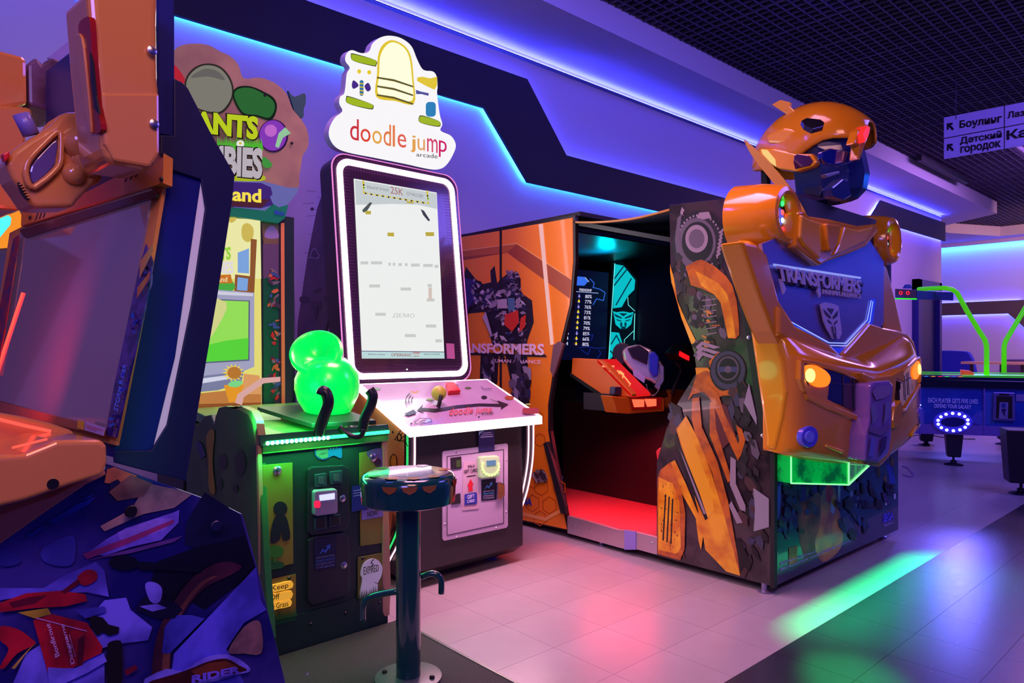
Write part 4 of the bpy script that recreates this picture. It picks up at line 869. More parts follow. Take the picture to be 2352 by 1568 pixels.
for i, s_ in enumerate(('ДЛЯ НАЧАЛА ИГРЫ', 'ПРИЛОЖИТЕ', 'ИГРОВУЮ КАРТУ', 'К СЧИТЫВАТЕЛЮ')): ptext('lettering', s_, BP, [(1110, 1127 + i * 5.2), (1135, 1124.5 + i * 5.2), (1135, 1128 + i * 5.2), (1110, 1130.7 + i * 5.2)], flat(60, 150, 210) if i == 1 else flat(150, 140, 180), ns, off=.018)
slab('lock', BP, [(1142, 1108), (1150, 1107), (1160, 1112), (1160, 1138), (1150, 1148), (1142, 1149)], .02, mat('chrome_lock', (.6, .5, .6), .2, 1), dd, off=.03, bevel=.005)
sk = slab('promo_sticker', BP, [(1099, 990), (1136, 987), (1136, 1036), (1100, 1040)], .002, flat(46, 44, 100), D, off=.014)
art('sticker_lines', BP, [(q_, flat(200, 180, 230)) for i, (xa, xb) in enumerate(((1109, 1128), (1106, 1131), (1104, 1132))) for q_ in ln([(xa, 995 + i * 4.4), (xb, 993 + i * 4.4)], 1.6 + (i == 2) * .6)] + [([(1100, 990.5), (1112, 989.5), (1104, 994), (1100, 1000)], flat(150, 190, 240))], sk, off=.016)
art('wifi_mark', BP, [(q_, flat(50, 40, 60)) for r_ in (6, 11, 16) for q_ in ln([(1000 + r_ * math.cos(t), 1022 + r_ * math.sin(t) * 1.05) for t in [i * .5 for i in range(13)]], 1.1)] + [(q_, flat(50, 40, 60)) for i in range(5) for q_ in ln([(1168 + i * 5, 1010 - i), (1172 + i * 5, 1020 - i)], 1.1)], D, off=.002)
# leaning screen tower
A0 = Vector((2.02, 3.725, 1.08)); A1 = Vector((2.98, 3.725, 1.08)); A2 = Vector((2.98, 3.90, 2.50)); A3 = Vector((2.02, 3.90, 2.50))
TPn = PL(A0, (A1 - A0).cross(A3 - A0)); tn = TPn.n; uu = Vector((1, 0, 0)); vv_ = (A3 - A0).normalized(); Hh = (A3 - A0).length
def T2(u, v, off=0): return A0 + uu * u + vv_ * v + tn * off
def rrect(m, r, off=0, n=6): return [T2(x, y, off) for x, y in rr(m, m, .96 - m, Hh - m, r, n)]
fr = prism('screen_housing', rrect(0, .10), -tn * .14, blackc, D)
faceb = mat('tower_face_grid', (.035, .018, .045), .15, coat=.6)
tf = prism('screen_fascia', rrect(.004, .10, .012), -tn * .012, faceb, D)
gv = []
for i in range(1, 48): gv.append((.96 * i / 48, 'v'))
gmx = flat(104, 56, 112)
vs, fs = [], []
def addq(u0, v0, u1, v1):
    n = len(vs)
    vs.extend([T2(u0, v0, .0135), T2(u1, v0, .0135), T2(u1, v1, .0135), T2(u0, v1, .0135)]); fs.append((n, n + 1, n + 2, n + 3))
g_ = .02
for i in range(1, 48):
    if i * g_ < .10 or i * g_ > .86: addq(i * g_ - .0008, .03, i * g_ + .0008, Hh - .03)
    else: addq(i * g_ - .0008, .01, i * g_ + .0008, .115); addq(i * g_ - .0008, Hh - .10, i * g_ + .0008, Hh - .01)
for i in range(1, 71):
    v = i * g_
    if v < .115 or v > Hh - .10: addq(.01, v - .0008, .95, v + .0008)
    else: addq(.01, v - .0008, .12, v + .0008); addq(.84, v - .0008, .95, v + .0008)
build('fascia_grid_print', vs, fs, gmx, tf)
def ringband(m1, m2, r1, r2, off, th, name, m, parent):
    a = rrect(m1, r1, off, 8); b = rrect(m2, r2, off, 8); n = len(a)
    vs = a + b + [p + tn * th for p in a] + [p + tn * th for p in b]; fs = []
    for i in range(n):
        j = (i + 1) % n; fs += [(2 * n + i, 2 * n + j, 3 * n + j, 3 * n + i), (i, 2 * n + i, 2 * n + j, j)[::-1], (n + i, n + j, 3 * n + j, 3 * n + i)]
    return build(name, vs, fs, m, parent)
ringband(.032, .068, .085, .06, .014, .008, 'neon_frame', neon, D)
ringband(-.001, .004, .10, .10, .006, .010, 'pink_edge', lit(230, 130, 210, 1.2), D)
# display
scr2 = slab('display', TPn, [(813, 410), (1003, 442), (1021, 823), (832, 823)], .003, lit(238, 240, 238, 1.05), D, off=.017)
A = []
lq = lit(244, 244, 242, 1.1)
add(lit(206, 214, 216, .95), [(815, 413), (1002, 444), (1004, 480), (960, 470), (900, 468), (850, 470), (818, 470)])
add(lit(196, 226, 226, .95), [(831, 806), (1020, 808), (1021, 823), (832, 823)]); add(lit(60, 60, 120, .8), *ln([(831, 806), (1020, 808)], 1.5))
chk = [lit(222, 200, 30, .95), lit(20, 18, 20, .8), lit(70, 170, 50, .9), lit(214, 214, 214, .95)]
bx = ln([(834, 415), (836, 443), (984, 467), (981, 438)], 3.2)
for b in bx: add(chk[0], b)
for i in range(22):
    x = 838 + i * 6.6; y = 443.3 + (x - 836) * .162; add(chk[(i * 2 + 1) % 4], [(x, y - 1.6), (x + 3.6, y - 1), (x + 3.6, y + 2.2), (x, y + 1.6)])
for i in range(4):
    add(chk[i], [(833 + i * .5, 417 + i * 6), (837 + i * .5, 417 + i * 6), (837 + i * .5, 420 + i * 6), (833 + i * .5, 420 + i * 6)], [(979 + i, 442 + i * 6), (983 + i, 442 + i * 6), (983 + i, 445 + i * 6), (979 + i, 445 + i * 6)])
add(lit(90, 100, 100, .8), [(832, 482), (850, 464), (855, 466), (842, 486), (834, 488)]); add(lit(70, 70, 84, .8), [(966, 480), (974, 484), (988, 506), (984, 508), (972, 494)])
add(lit(200, 180, 60, .9), [(838, 485), (852, 484), (852, 492), (840, 492)], [(890, 534), (905, 534), (905, 543), (890, 542)], [(977, 533), (997, 533), (997, 542), (978, 542)], [(934, 462), (950, 464), (950, 468), (934, 466)])
fg_ = lit(206, 208, 206, 1.); 
for (x, y, w) in ((828, 603, 18), (852, 603, 26), (892, 606, 6), (902, 606, 6), (915, 607, 8), (930, 607, 6), (944, 608, 20), (972, 609, 22), (998, 611, 9), (848, 656, 25), (920, 663, 24), (862, 721, 24), (978, 748, 24), (930, 770, 25), (1000, 782, 15), (982, 655, 10), (980, 688, 18)): add(fg_, [(x, y - 3), (x + w, y - 3), (x + w, y + 4), (x, y + 4)])
add(lit(216, 200, 190, 1.), [(984, 660), (992, 660), (992, 690), (984, 690)])
sg2 = art('display_graphics', TPn, A, scr2, off=.018)
def dt(s, q, m, **k): ptext('lettering', s, TPn, q, m, scr2, off=.021, **k)
dt('ВЫИГРАЙ', [(843, 424), (892, 432), (892, 440), (843, 432)], lit(150, 156, 160, .9)); dt('25K', [(897, 428), (926, 434), (926, 449), (897, 444)], lit(176, 110, 116, .95)); dt('ОЧКОВ!', [(934, 440), (972, 447), (972, 455), (934, 448)], lit(150, 156, 160, .9))
dt('ДЕМО', [(902, 719), (952, 720), (952, 731), (902, 730)], lit(196, 198, 196, 1.)); dt('СУПЕРБОНУС', [(899, 811), (945, 812), (945, 819), (899, 818)], lit(160, 50, 60, .9)); dt('25000', [(947, 808), (964, 808), (964, 813), (947, 813)], lit(210, 40, 50, .9)); dt('рублей', [(950, 816), (962, 816), (962, 820), (950, 820)], lit(160, 60, 60, .9))
dt('МОНЕТА | КНОПКА', [(846, 812), (884, 813), (884, 816), (846, 815)], lit(50, 60, 80, .8)); dt('МОНЕТА | КНОПКА', [(974, 812), (1010, 812), (1010, 815), (974, 815)], lit(50, 60, 80, .8))
slab('fascia_sticker', TPn, [(1025, 788), (1043, 789), (1045, 824), (1027, 823)], .002, flat(190, 120, 170), tf, off=.016)
ptext('lettering', 'WWW.VSGAME.COM', TPn, [(904, 836), (958, 837), (958, 841), (904, 840)], flat(90, 60, 96), tf, off=.016)
ball('lens_stud', TPn.w(935, 848, .02), .005, lit(255, 240, 250, 1.5), tf, n=8)
area('screen_spill', T2(.48, .8, .08), T2(.48, .8, 1.0), .55, .9, (.95, .9, 1.0), 7)
# cut-out sign
SGP = PL((2.5, 3.93, 2.7), (0, -1, -.12))
so_ = sm([(848, 118), (856, 100), (874, 86), (896, 82), (922, 88), (945, 106), (958, 136), (972, 160), (994, 164), (1003, 176), (1005, 200), (1004, 215), (1010, 262), (1016, 285), (1012, 300), (1036, 312), (1047, 333), (1040, 356), (1026, 378), (1010, 388), (985, 388), (930, 376), (860, 362), (800, 350), (772, 338), (757, 315), (758, 292), (770, 270), (787, 255), (780, 238), (782, 222), (792, 212), (797, 170), (804, 155), (794, 140), (796, 124), (808, 115), (830, 122)], 4)
sgb = slab('sign_body', SGP, so_, .07, mat('sign_return', (.7, .68, .75), .5), D)
sf = slab('sign_face', SGP, so_, .004, lit(242, 240, 242, 1.12), D, off=.004)
A = []; yk = lit(236, 206, 50, .95); lb = lit(60, 52, 36, .7); lime = lit(170, 196, 30, .9); pal = lit(255, 252, 214, 1.15)
dome = sm([(864, 222), (866, 170), (868, 130), (878, 104), (900, 92), (928, 104), (944, 130), (950, 180), (951, 238), (908, 232)], 4)
add(yk, dome); add(pal, sm([(869, 216), (871, 170), (873, 132), (884, 108), (902, 97), (926, 108), (940, 132), (946, 180), (947, 230), (908, 226)], 4))
for i in range(3): add(lit(110, 100, 40, .8), [(866, 176 + i * 20), (905, 182 + i * 20), (949, 197 + i * 20), (949, 201 + i * 20), (905, 187 + i * 20), (866, 180 + i * 20)])
for q_ in ([(806, 126), (813, 123), (862, 138), (864, 150), (858, 152), (812, 140)], [(795, 224), (802, 221), (852, 238), (858, 246), (850, 251), (800, 238)], [(962, 270), (970, 265), (1006, 277), (1012, 286), (1005, 291), (966, 282)]):
    add(lb, sm(q_, 4)); cx_ = sum(p[0] for p in q_) / 6; cy_ = sum(p[1] for p in q_) / 6; add(lime, sm([((x - cx_) * .96 + cx_, (y - cy_) * .86 + cy_) for x, y in q_], 4))
# simple coloured patches standing where small drawings are
add(lit(50, 120, 180, .85), rr(826, 184, 835, 220, 4)); 
for i in range(4): add(lit(220, 200, 40, .9), [(826, 190 + i * 8), (835, 191 + i * 8), (835, 194 + i * 8), (826, 193 + i * 8)])
add(lit(80, 50, 150, .8), sm([(824, 196), (812, 184), (808, 196), (812, 204)], 3), sm([(837, 198), (846, 190), (852, 204), (844, 210)], 3)); add(lit(240, 210, 40, .95), el(825, 164, 4.5, 5, 12), el(848, 166, 4.5, 5, 12))
add(lit(50, 140, 200, .85), rr(978, 234, 1001, 268, 8)); add(lit(90, 90, 170, .85), [(955, 206), (966, 210), (985, 214), (984, 220), (968, 216), (956, 216)])
add(yk, [(958, 178), (970, 176), (988, 180), (1004, 176), (1004, 196), (998, 206), (980, 198), (958, 186)])
art('sign_drawing', SGP, A, sf, off=.006)
def letters(s, xs, y0, slope, hs, cols):
    for ch, (xa, xb), (ya, yb_), c in zip(s, xs, hs, cols):
        f_ = lambda x, y: (x, y + slope * (x - 805))
        ptext('lettering', ch, SGP, [f_(xa, ya), f_(xb, ya), f_(xb, yb_), f_(xa, yb_)], lit(*c, .95), sf, off=.009)
H1 = (290, 320); D1 = (271, 320); P1 = (290, 331)
cs = [(214, 50, 60), (230, 70, 50), (240, 170, 70), (236, 130, 70), (240, 130, 70), (236, 100, 80), (240, 170, 80), (240, 170, 100), (220, 70, 110), (214, 30, 100)]
letters('doodlejump', [(804, 824), (828, 851), (855, 877), (881, 898), (902, 907), (913, 933), (942, 955), (959, 976), (981, 1005), (1008, 1026)], 0, .167, [D1, H1, H1, D1, D1, (288, 319), (287, 326), (292, 318), (287, 318), (288, 326)], cs)
ptext('lettering', 'arcade', SGP, [(956, 350), (1005, 354), (1005, 364), (956, 359)], lit(70, 66, 70, .8), sf, off=.009)
area('sign_spill', (2.5, 3.80, 2.85), (2.5, 2.6, 2.75), .7, .7, (1, .98, .95), 3)
area('deck_spill', (2.5, 2.98, .84), (2.5, 2.5, .0), .9, .03, (1.0, .48, .60), 9, 160)
# ================================================================== GREEN-LIT GARDEN GAME CABINET
ZX0, ZX1, ZY = 1.117, 1.70, 2.737
Z = thing('garden_game_cabinet', 'dark green shooting cabinet with a glowing green bulb gun and tall screen behind', 'arcade machine', (1.4, 3.2, 0))
dg = mat('dark_green_laminate', (.012, .030, .030), .38); edgeb = mat('birch_edge', c8(196, 150, 110), .45)
platf = mat('speckled_rubber', (.014, .017, .017), .8, noise=(.04, .047, .042), nscale=240, bump=.5)
pt = box('stool_platform', 1.10, 1.747, 1.80, 2.722, .012, .058, platf, None, bevel=.003); tag(pt, 'low dark speckled rubber platform under the green stool', 'platform')
boxes('edge_strip', [(1.737, 1.750, 1.80, 2.72, .010, .061), (1.10, 1.75, 1.797, 1.803, .010, .061)], mat('pale_metal_edge', c8(110, 120, 110), .35, .6), pt)
for x in (1.2, 1.66): lathe('bolt', (x, 2.5, .058), (0, 0, 1), [(0, .008), (.004, .006)], screwm, pt, n=8)
box('body', ZX0, ZX1, ZY, 3.66, .02, .925, dg, Z, bevel=.004)
box('kick_plate', ZX0, ZX1 + .001, ZY - .008, ZY, .02, .20, mat('green_kick', (.01, .035, .03), .4), Z)
ZP = PY(ZY)
slab('edge_moulding', ZP, [(879, 985), (886, 984), (889, 988), (898, 1350), (895, 1412), (884, 1416), (879, 1405)], .02, edgeb, Z, off=.012, bevel=.003)
slab('edge_moulding', ZP, [(592, 1024), (602, 1022), (606, 1200), (612, 1430), (600, 1430)], .02, edgeb, Z, off=.012, bevel=.003)
# sloped deck with grass print
dkt = [Vector((ZX0, ZY - .02, .925)), Vector((ZX1, ZY - .02, .925)), Vector((ZX1, 3.62, 1.005)), Vector((ZX0, 3.62, 1.005))]
grn = mat('grass_print', (.05, .36, .06), .4, coat=.5, noise=(.16, .50, .08), nscale=7)
dck = prism('deck', dkt, (0, 0, -.045), grn, Z, bevel=.004)
prism('deck_front_rail', [Vector((ZX0 - .01, ZY - .03, .915)), Vector((ZX1, ZY - .03, .915)), Vector((ZX1, ZY - .01, .955)), Vector((ZX0 - .01, ZY - .01, .955))], (0, .012, 0), mat('green_rail', (.01, .06, .04), .25), Z)
gl_ = lit(40, 255, 120, 5.0)
tube('green_led_strip', [(ZX0 + .01, ZY - .034, .925), (ZX1 - .01, ZY - .034, .925)], .008, gl_, Z, n=6)
for i in range(14): lathe('led', (ZX0 + .012 + i * .020, ZY - .041, .924), (0, -1, 0), [(0, .008), (.004, .005)], lit(160, 255, 190, 14), Z, n=8)
area('green_strip_glow', (1.30, ZY - .045, .90), (1.30, ZY - .30, .3), .5, .03, (.02, 1, .25), 3.2, 170)
area('green_deck_glow', (1.28, ZY + .02, 1.02), (1.3, 3.3, .98), .4, .08, (.02, 1, .25), 3.0, 170)
pad = prism('gun_plate', [Vector((1.38, 2.83, .955)), Vector((1.66, 2.76, .955)), Vector((1.69, 3.28, 1.0)), Vector((1.33, 3.30, 1.0))], (0, 0, .02), mat('dark_gun_plate', (.02, .05, .035), .4), Z, bevel=.003)
# left side panel with rounded rail heads
LX = PX(ZX0 - .006)
lsp = slab('side_panel', LX, sm([(594, 1022), (596, 1100), (606, 1300), (618, 1470), (560, 1500), (470, 1300), (430, 1180), (430, 1010), (452, 980), (470, 955), (484, 952), (492, 975)], 1) + [(494, 958), (502, 936), (518, 932), (528, 938), (552, 932), (574, 942), (583, 962), (590, 1000)], .03, mat('side_green', (.015, .10, .035), .4, noise=(.03, .16, .04), nscale=4), Z, bevel=.004)
slab('side_edge', LX.shift(.001), [(520, 934), (536, 940), (556, 934), (578, 944), (588, 966), (596, 1020), (586, 1022), (580, 975), (570, 952), (550, 942)], .031, mat('olive_edge', (.30, .34, .10), .4), lsp)
A = [(el(x, y, a, b), flat(20, 62, 50)) for x, y, a, b in ((512, 1060, 10, 18), (552, 1062, 12, 30), (506, 1112, 5, 12), (540, 1122, 6, 10), (478, 1060, 6, 16))]
A += [(sm([(474, 1000), (492, 990), (488, 1060), (494, 1130), (480, 1124), (478, 1060)], 4), flat(160, 150, 20)), ([(452, 1010), (464, 1020), (472, 1045), (462, 1056), (452, 1030)], flat(24, 60, 110))]
art('side_leaves', LX, A, lsp, off=.002)
# front panels
pnl = mat('yellow_green_ply', c8(140, 128, 48), .4, noise=c8(122, 112, 40), nscale=3); screwd = mat('dark_screw', (.05, .05, .06), .3, .8)
def panel(q, nm='door_panel'): return slab(nm, ZP, q, .006, pnl, Z, off=.008, bevel=.001)
p1 = panel([(603, 1068), (672, 1062), (674, 1294), (606, 1310)]); p2 = panel([(826, 1040), (880, 1031), (883, 1246), (828, 1254)])
p3 = panel([(606, 1334), (680, 1318), (680, 1424), (612, 1440)], 'lower_panel'); p4 = panel([(822, 1280), (884, 1268), (886, 1366), (822, 1382)], 'lower_panel')
dsil = flat(28, 34, 44); lf = flat(56, 120, 40)
art('figure_shadow', ZP, [(el(644, 1168, 16, 17), dsil), (sm([(634, 1184), (655, 1184), (664, 1210), (666, 1236), (650, 1240), (646, 1220), (642, 1240), (622, 1246), (624, 1210)], 4), dsil), (sm([(612, 1296), (622, 1286), (640, 1288), (652, 1294), (648, 1304), (616, 1308)], 4), flat(34, 96, 46)), (el(632, 1266, 20, 15), lf), ([(628, 1278), (634, 1278), (634, 1292), (628, 1292)], lf)], p1, off=.010)
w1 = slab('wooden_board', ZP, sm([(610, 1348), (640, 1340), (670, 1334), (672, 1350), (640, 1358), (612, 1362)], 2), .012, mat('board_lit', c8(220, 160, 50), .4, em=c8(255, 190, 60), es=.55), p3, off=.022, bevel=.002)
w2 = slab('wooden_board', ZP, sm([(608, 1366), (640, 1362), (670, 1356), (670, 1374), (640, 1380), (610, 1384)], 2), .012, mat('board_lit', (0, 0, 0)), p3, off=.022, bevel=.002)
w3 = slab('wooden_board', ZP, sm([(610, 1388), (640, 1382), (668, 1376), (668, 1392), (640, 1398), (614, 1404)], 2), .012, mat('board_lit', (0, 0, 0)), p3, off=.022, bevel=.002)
bk = flat(50, 32, 14)
ptext('lettering', 'Keep', ZP, [(624, 1345), (662, 1337), (662, 1352), (624, 1360)], bk, w1, off=.025); ptext('lettering', 'Off', ZP, [(620, 1366), (642, 1362), (642, 1375), (620, 1379)], bk, w2, off=.025); ptext('lettering', 'the Grass', ZP, [(614, 1388), (662, 1379), (662, 1391), (614, 1401)], bk, w3, off=.025)
grs = []
for i in range(16): x = 612 + i * 4.4; grs.append(([(x, 1428 - i * .9), (x + 1.5, 1410 - i * .8 - R.uniform(0, 8)), (x + 5, 1428 - i * .9)], flat(40, 110, 44)))
art('grass_tufts', ZP, [([(638, 1400), (644, 1399), (644, 1425), (638, 1426)], flat(110, 80, 30)), ([(612, 1424), (680, 1410), (680, 1424), (612, 1440)], flat(20, 84, 46))] + grs, p3, off=.010)
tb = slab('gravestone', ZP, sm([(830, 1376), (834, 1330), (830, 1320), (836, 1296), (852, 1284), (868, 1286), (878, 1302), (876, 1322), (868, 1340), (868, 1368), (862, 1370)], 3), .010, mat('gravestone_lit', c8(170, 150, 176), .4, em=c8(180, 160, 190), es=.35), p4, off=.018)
art('crack', ZP, [(q_, bk) for q_ in ln([(858, 1284), (852, 1292), (858, 1296), (853, 1300)], 2) + ln([(876, 1330), (866, 1340), (860, 1336)], 1.2)], tb, off=.020)
ptext('lettering', 'EXPIRED', ZP, [(835, 1302), (870, 1296), (870, 1311), (835, 1320)], bk, tb, off=.021)
art('grass_tufts', ZP, [([(x, 1384 - i), (x + 1, 1360 - R.uniform(0, 8) - i), (x + 6, 1384 - i)], flat(30, 80, 50)) for i, x in enumerate(range(824, 882, 4))], p4, off=.020)
cardp = slab('note_card', ZP, [(831, 1160), (880, 1151), (880, 1186), (831, 1194)], .002, flat(130, 118, 190), p2, off=.012)
ptext('lettering', 'Catch them', ZP, [(834, 1164), (876, 1157), (876, 1165), (834, 1172)], bk, cardp, off=.014); ptext('lettering', 'NOW!', ZP, [(844, 1174), (868, 1170), (868, 1182), (844, 1187)], bk, cardp, off=.014)
art('lilac_patch', ZP, [(sm([(844, 1036), (880, 1031), (880, 1074), (862, 1064), (848, 1052)], 3), flat(110, 84, 150)), (el(868, 1062, 8, 10), flat(70, 50, 60))], p2, off=.010)
for x, y in ((636, 1080), (856, 1050), (785, 1144), (788, 1297)):
    k_ = lathe('lock', ZP.w(x, y, .008), (0, -1, 0), [(0, .018), (.006, .018), (.010, .012), (.011, .004)], screwm, Z, n=18)
    lathe('key_slot', ZP.w(x, y, .020), (0, -1, 0), [(0, .004), (.001, .004)], dsil, k_, n=8)
for x, y in ((616, 1340), (664, 1328), (834, 1282), (794, 1408), (714, 1433), (873, 1384)): lathe('screw', ZP.w(x, y, .010), (0, -1, 0), [(0, .008), (.004, .005)], screwd, Z, n=8)
cdm = mat('charcoal_metal', (.018, .022, .032), .35)
cdo = slab('coin_door', ZP, [(708, 1078), (716, 1072), (790, 1068), (802, 1076), (804, 1195), (798, 1212), (790, 1218), (716, 1230), (706, 1222)], .014, cdm, Z, off=.016, bevel=.004)
cd2 = slab('cash_door', ZP, [(708, 1240), (720, 1232), (790, 1224), (802, 1232), (804, 1350), (796, 1368), (720, 1390), (708, 1382)], .014, cdm, Z, off=.016, bevel=.004)
for q_ in ([(724, 1090), (750, 1086), (751, 1115), (725, 1118)], [(758, 1083), (786, 1080), (786, 1108), (760, 1112)]):
    s_ = slab('coin_slot', ZP, q_, .01, mat('slot_frame', (.03, .06, .09), .3), cdo, off=.026, bevel=.002)
    cx_ = sum(p[0] for p in q_) / 4; cy_ = sum(p[1] for p in q_) / 4; slab('slot_button', ZP, rr(cx_ - 5, cy_ - 7, cx_ + 7, cy_ + 9, 2), .004, mat('slot_grey', c8(70, 90, 96), .3), s_, off=.030)
for q_ in ([(722, 1190), (750, 1184), (750, 1214), (723, 1219)], [(756, 1184), (782, 1180), (782, 1206), (757, 1212)]):
    s_ = slab('return_cup', ZP, q_, .008, mat('slot_frame', (0, 0, 0)), cdo, off=.024, bevel=.002); cx_ = sum(p[0] for p in q_) / 4; cy_ = sum(p[1] for p in q_) / 4
    slab('cup_hole', ZP, [(cx_ - 9, cy_ - 9), (cx_ + 10, cy_ - 12), (cx_ + 10, cy_ + 9), (cx_ - 9, cy_ + 12)], .003, blackm, s_, off=.026)
rd = slab('card_reader', ZP, [(722, 1130), (727, 1126), (772, 1122), (776, 1127), (777, 1176), (772, 1180), (728, 1186), (722, 1182)], .03, mat('reader_grey', (.26, .24, .36), .3), cdo, off=.046, bevel=.006)
slab('reader_display', ZP, [(734, 1137), (769, 1132), (769, 1146), (735, 1150)], .003, lit(190, 190, 255, 1.6), rd, off=.049)
slab('reader_red_light', ZP, rr(722, 1150, 736, 1166, 5), .003, lit(255, 30, 70, 1.6), rd, off=.049)
st_ = slab('reader_sticker', ZP, [(721, 1240), (772, 1230), (773, 1302), (722, 1310)], .002, flat(20, 26, 62), cd2, off=.019)
art('sticker_arrow', ZP, [(za(732, 1274, 1.25), flat(50, 90, 190))], st_, off=.021)
for i, s__ in enumerate(('ДЛЯ НАЧАЛА ИГРЫ', 'ПРИЛОЖИТЕ', 'ИГРОВУЮ КАРТУ', 'К СЧИТЫВАТЕЛЮ')): ptext('lettering', s__, ZP, [(726, 1279 + i * 7.4), (768, 1272 + i * 7.4), (768, 1277 + i * 7.4), (726, 1284.5 + i * 7.4)], flat(70, 100, 190) if i == 1 else flat(110, 110, 170), st_, off=.021)
sb = slab('blue_badge', ZP, sm([(723, 1024), (740, 1016), (758, 1022), (784, 1014), (785, 1030), (784, 1052), (766, 1046), (744, 1056), (726, 1048)], 3), .002, flat(20, 90, 180), Z, off=.004)
art('badge_patch', ZP, [([(725, 1026), (754, 1022), (754, 1050), (740, 1054), (727, 1046)], flat(110, 112, 104))], sb, off=.006)
art('badge_marks', ZP, [(q_, flat(120, 112, 70)) for i in range(7) for q_ in ln([(731 + i * 7, 1027 - i * .9), (731 + i * 7, 1034 - i * .9)], 2.4)] + [(q_, flat(90, 84, 100)) for q_ in ln([(736, 1040), (752, 1037)], 1.6)], sb, off=.008)
qs = slab('promo_sticker', ZP, [(808, 1116), (842, 1112), (842, 1168), (808, 1176)], .002, flat(30, 44, 130), Z, off=.016)
art('sticker_lines', ZP, [(q_, flat(130, 130, 200)) for i in range(3) for q_ in ln([(812, 1127 + i * 6), (838, 1122.5 + i * 6)], 2)], qs, off=.018)
# bulb gun
gb = mat('green_bulb', (0, .25, .06), .25, em=c8(0, 236, 78), es=1.0, coat=.4)
bc = CAM + ray(752, 888) * 3.33
def squash(c, pts): pass
ax = Vector((-.28, -.10, 1)).normalized()
A_ = [(-.165, .035), (-.15, .06), (-.11, .10), (-.06, .138), (0, .152), (.06, .142), (.11, .108), (.135, .082), (.15, .075), (.165, .085)]
bulb = lathe('glowing_bulb', bc, (-.10, -.05, 1), [(-.20, .04), (-.185, .055), (-.15, .085), (-.10, .118), (-.05, .143), (0, .152), (.05, .148), (.10, .122), (.13, .095), (.14, .05)], gb, Z, n=40)
mc = CAM + ray(716, 808) * 3.26
lathe('bulb_mouth', mc + Vector((.07, .06, -.05)), Vector((-.50, -.62, .55)), [(-.06, .05), (-.02, .058), (.02, .075), (.05, .108), (.075, .124), (.092, .124), (.098, .112), (.09, .095), (.06, .07), (.03, .02)], gb, bulb, n=36)
lathe('gun_socket', bc + Vector((0, .0, -.23)), (0, 0, 1), [(0, .05), (.03, .05), (.05, .04)], mat('pale_base', (.12, .35, .30), .4), bulb, n=20)
sb_ = mat('satin_black_strap', (.012, .02, .018), .3)
def strap(px, k, w=.02):
    P = [CAM + ray(x, y) * k for x, y in sm(px, 4, False)]
    return tube('gun_handle', P, w, sb_, Z, n=8)
strap([(730, 1006), (736, 980), (746, 950), (754, 925), (750, 905), (742, 898), (738, 906)], 2.93, .025)
strap([(832, 990), (838, 960), (852, 930), (856, 908), (848, 895)], 3.02, .023)
strap([(780, 980), (798, 996), (816, 1003), (830, 1000), (836, 985)], 3.0, .011)
pg = bpy.data.lights.new('bulb_glow', 'POINT'); pg.energy = 1.5; pg.color = (.02, 1, .3); pg.shadow_soft_size = .08
pgo = bpy.data.objects.new('bulb_glow', pg); COL.objects.link(pgo); pgo.location = bc + Vector((-.25, -.15, 0))
# tall screen section
TZ = PY(3.70)
box('screen_housing', ZX0, ZX1, 3.70, 4.15, .2, 2.03, dg, Z)
slab('orange_edge', PY(3.69), [(645, 512), (653, 512), (655, 944), (647, 944)], .02, mat('orange_edge', c8(230, 140, 80), .4), Z)
slab('side_band', PX(ZX1), [(653, 512), (668, 515), (680, 944), (655, 944)], .01, mat('side_dark', c8(70, 54, 110), .5), Z)
TZs = PY(3.69)
bz = slab('screen_bezel', TZs, [(440, 490), (645, 512), (646, 944), (440, 950)], .02, blackc, Z)
A = []
add(flat(120, 100, 70, .3), [(600, 508), (640, 513), (640, 560), (606, 566)]); add(flat(150, 130, 190), sm([(610, 530), (622, 518), (634, 524), (640, 546), (610, 546)], 3))
add(flat(100, 76, 110), [(604, 560), (640, 560), (640, 640), (604, 640)]); add(flat(14, 88, 56), [(604, 640), (640, 632), (640, 944), (606, 944)])
A += shards([(628, 640, 10, 24), (628, 690, 12, 26), (630, 760, 12, 30), (628, 840, 12, 26), (632, 900, 8, 30)], [flat(70, 50, 70), flat(200, 40, 40), flat(120, 110, 120), flat(60, 90, 150), flat(220, 110, 60)], 60, 8, 41)
art('bezel_print', TZs, A, bz, off=.002)
wall_l = lit(232, 222, 120, 1.0); cream = lit(240, 236, 170, 1.)
sz = slab('lit_screen', TZs, [(440, 494), (598, 505), (601, 830), (601, 944), (440, 950)], .004, wall_l, Z, off=.008)
A = []
add(cream, [(440, 494), (598, 505), (600, 640), (440, 640)]); add(lit(214, 190, 90, .95), sm([(556, 520), (568, 512), (582, 524), (580, 548), (568, 556), (556, 545)], 3), sm([(520, 500), (532, 512), (544, 500)], 3))
add(lit(150, 90, 50, .9), [(576, 548), (590, 550), (584, 672), (538, 668), (540, 630), (574, 634)]); add(lit(130, 170, 230, .95), [(546, 580), (572, 570), (572, 628), (546, 626)], [(546, 636), (570, 640), (568, 668), (544, 666)])
add(lit(80, 180, 70, .9), sm([(440, 640), (500, 630), (530, 640), (534, 668), (440, 668)], 3))
gry = lit(168, 166, 200, .95); add(gry, [(440, 660), (584, 672), (584, 842), (560, 852), (440, 866)]); add(lit(214, 214, 232, .95), [(440, 664), (582, 674), (580, 680), (440, 674)])
add(lit(96, 96, 130, .9), [(440, 684), (574, 690), (573, 828), (440, 836)])
add(lit(150, 226, 90, 1.), [(440, 687), (571, 692), (570, 825), (440, 833)]); add(lit(214, 214, 140, 1.), sm([(445, 690), (520, 694), (500, 750), (470, 790), (445, 790)], 3)); add(lit(90, 214, 60, 1.), [(440, 800), (520, 782), (571, 776), (570, 825), (440, 833)])
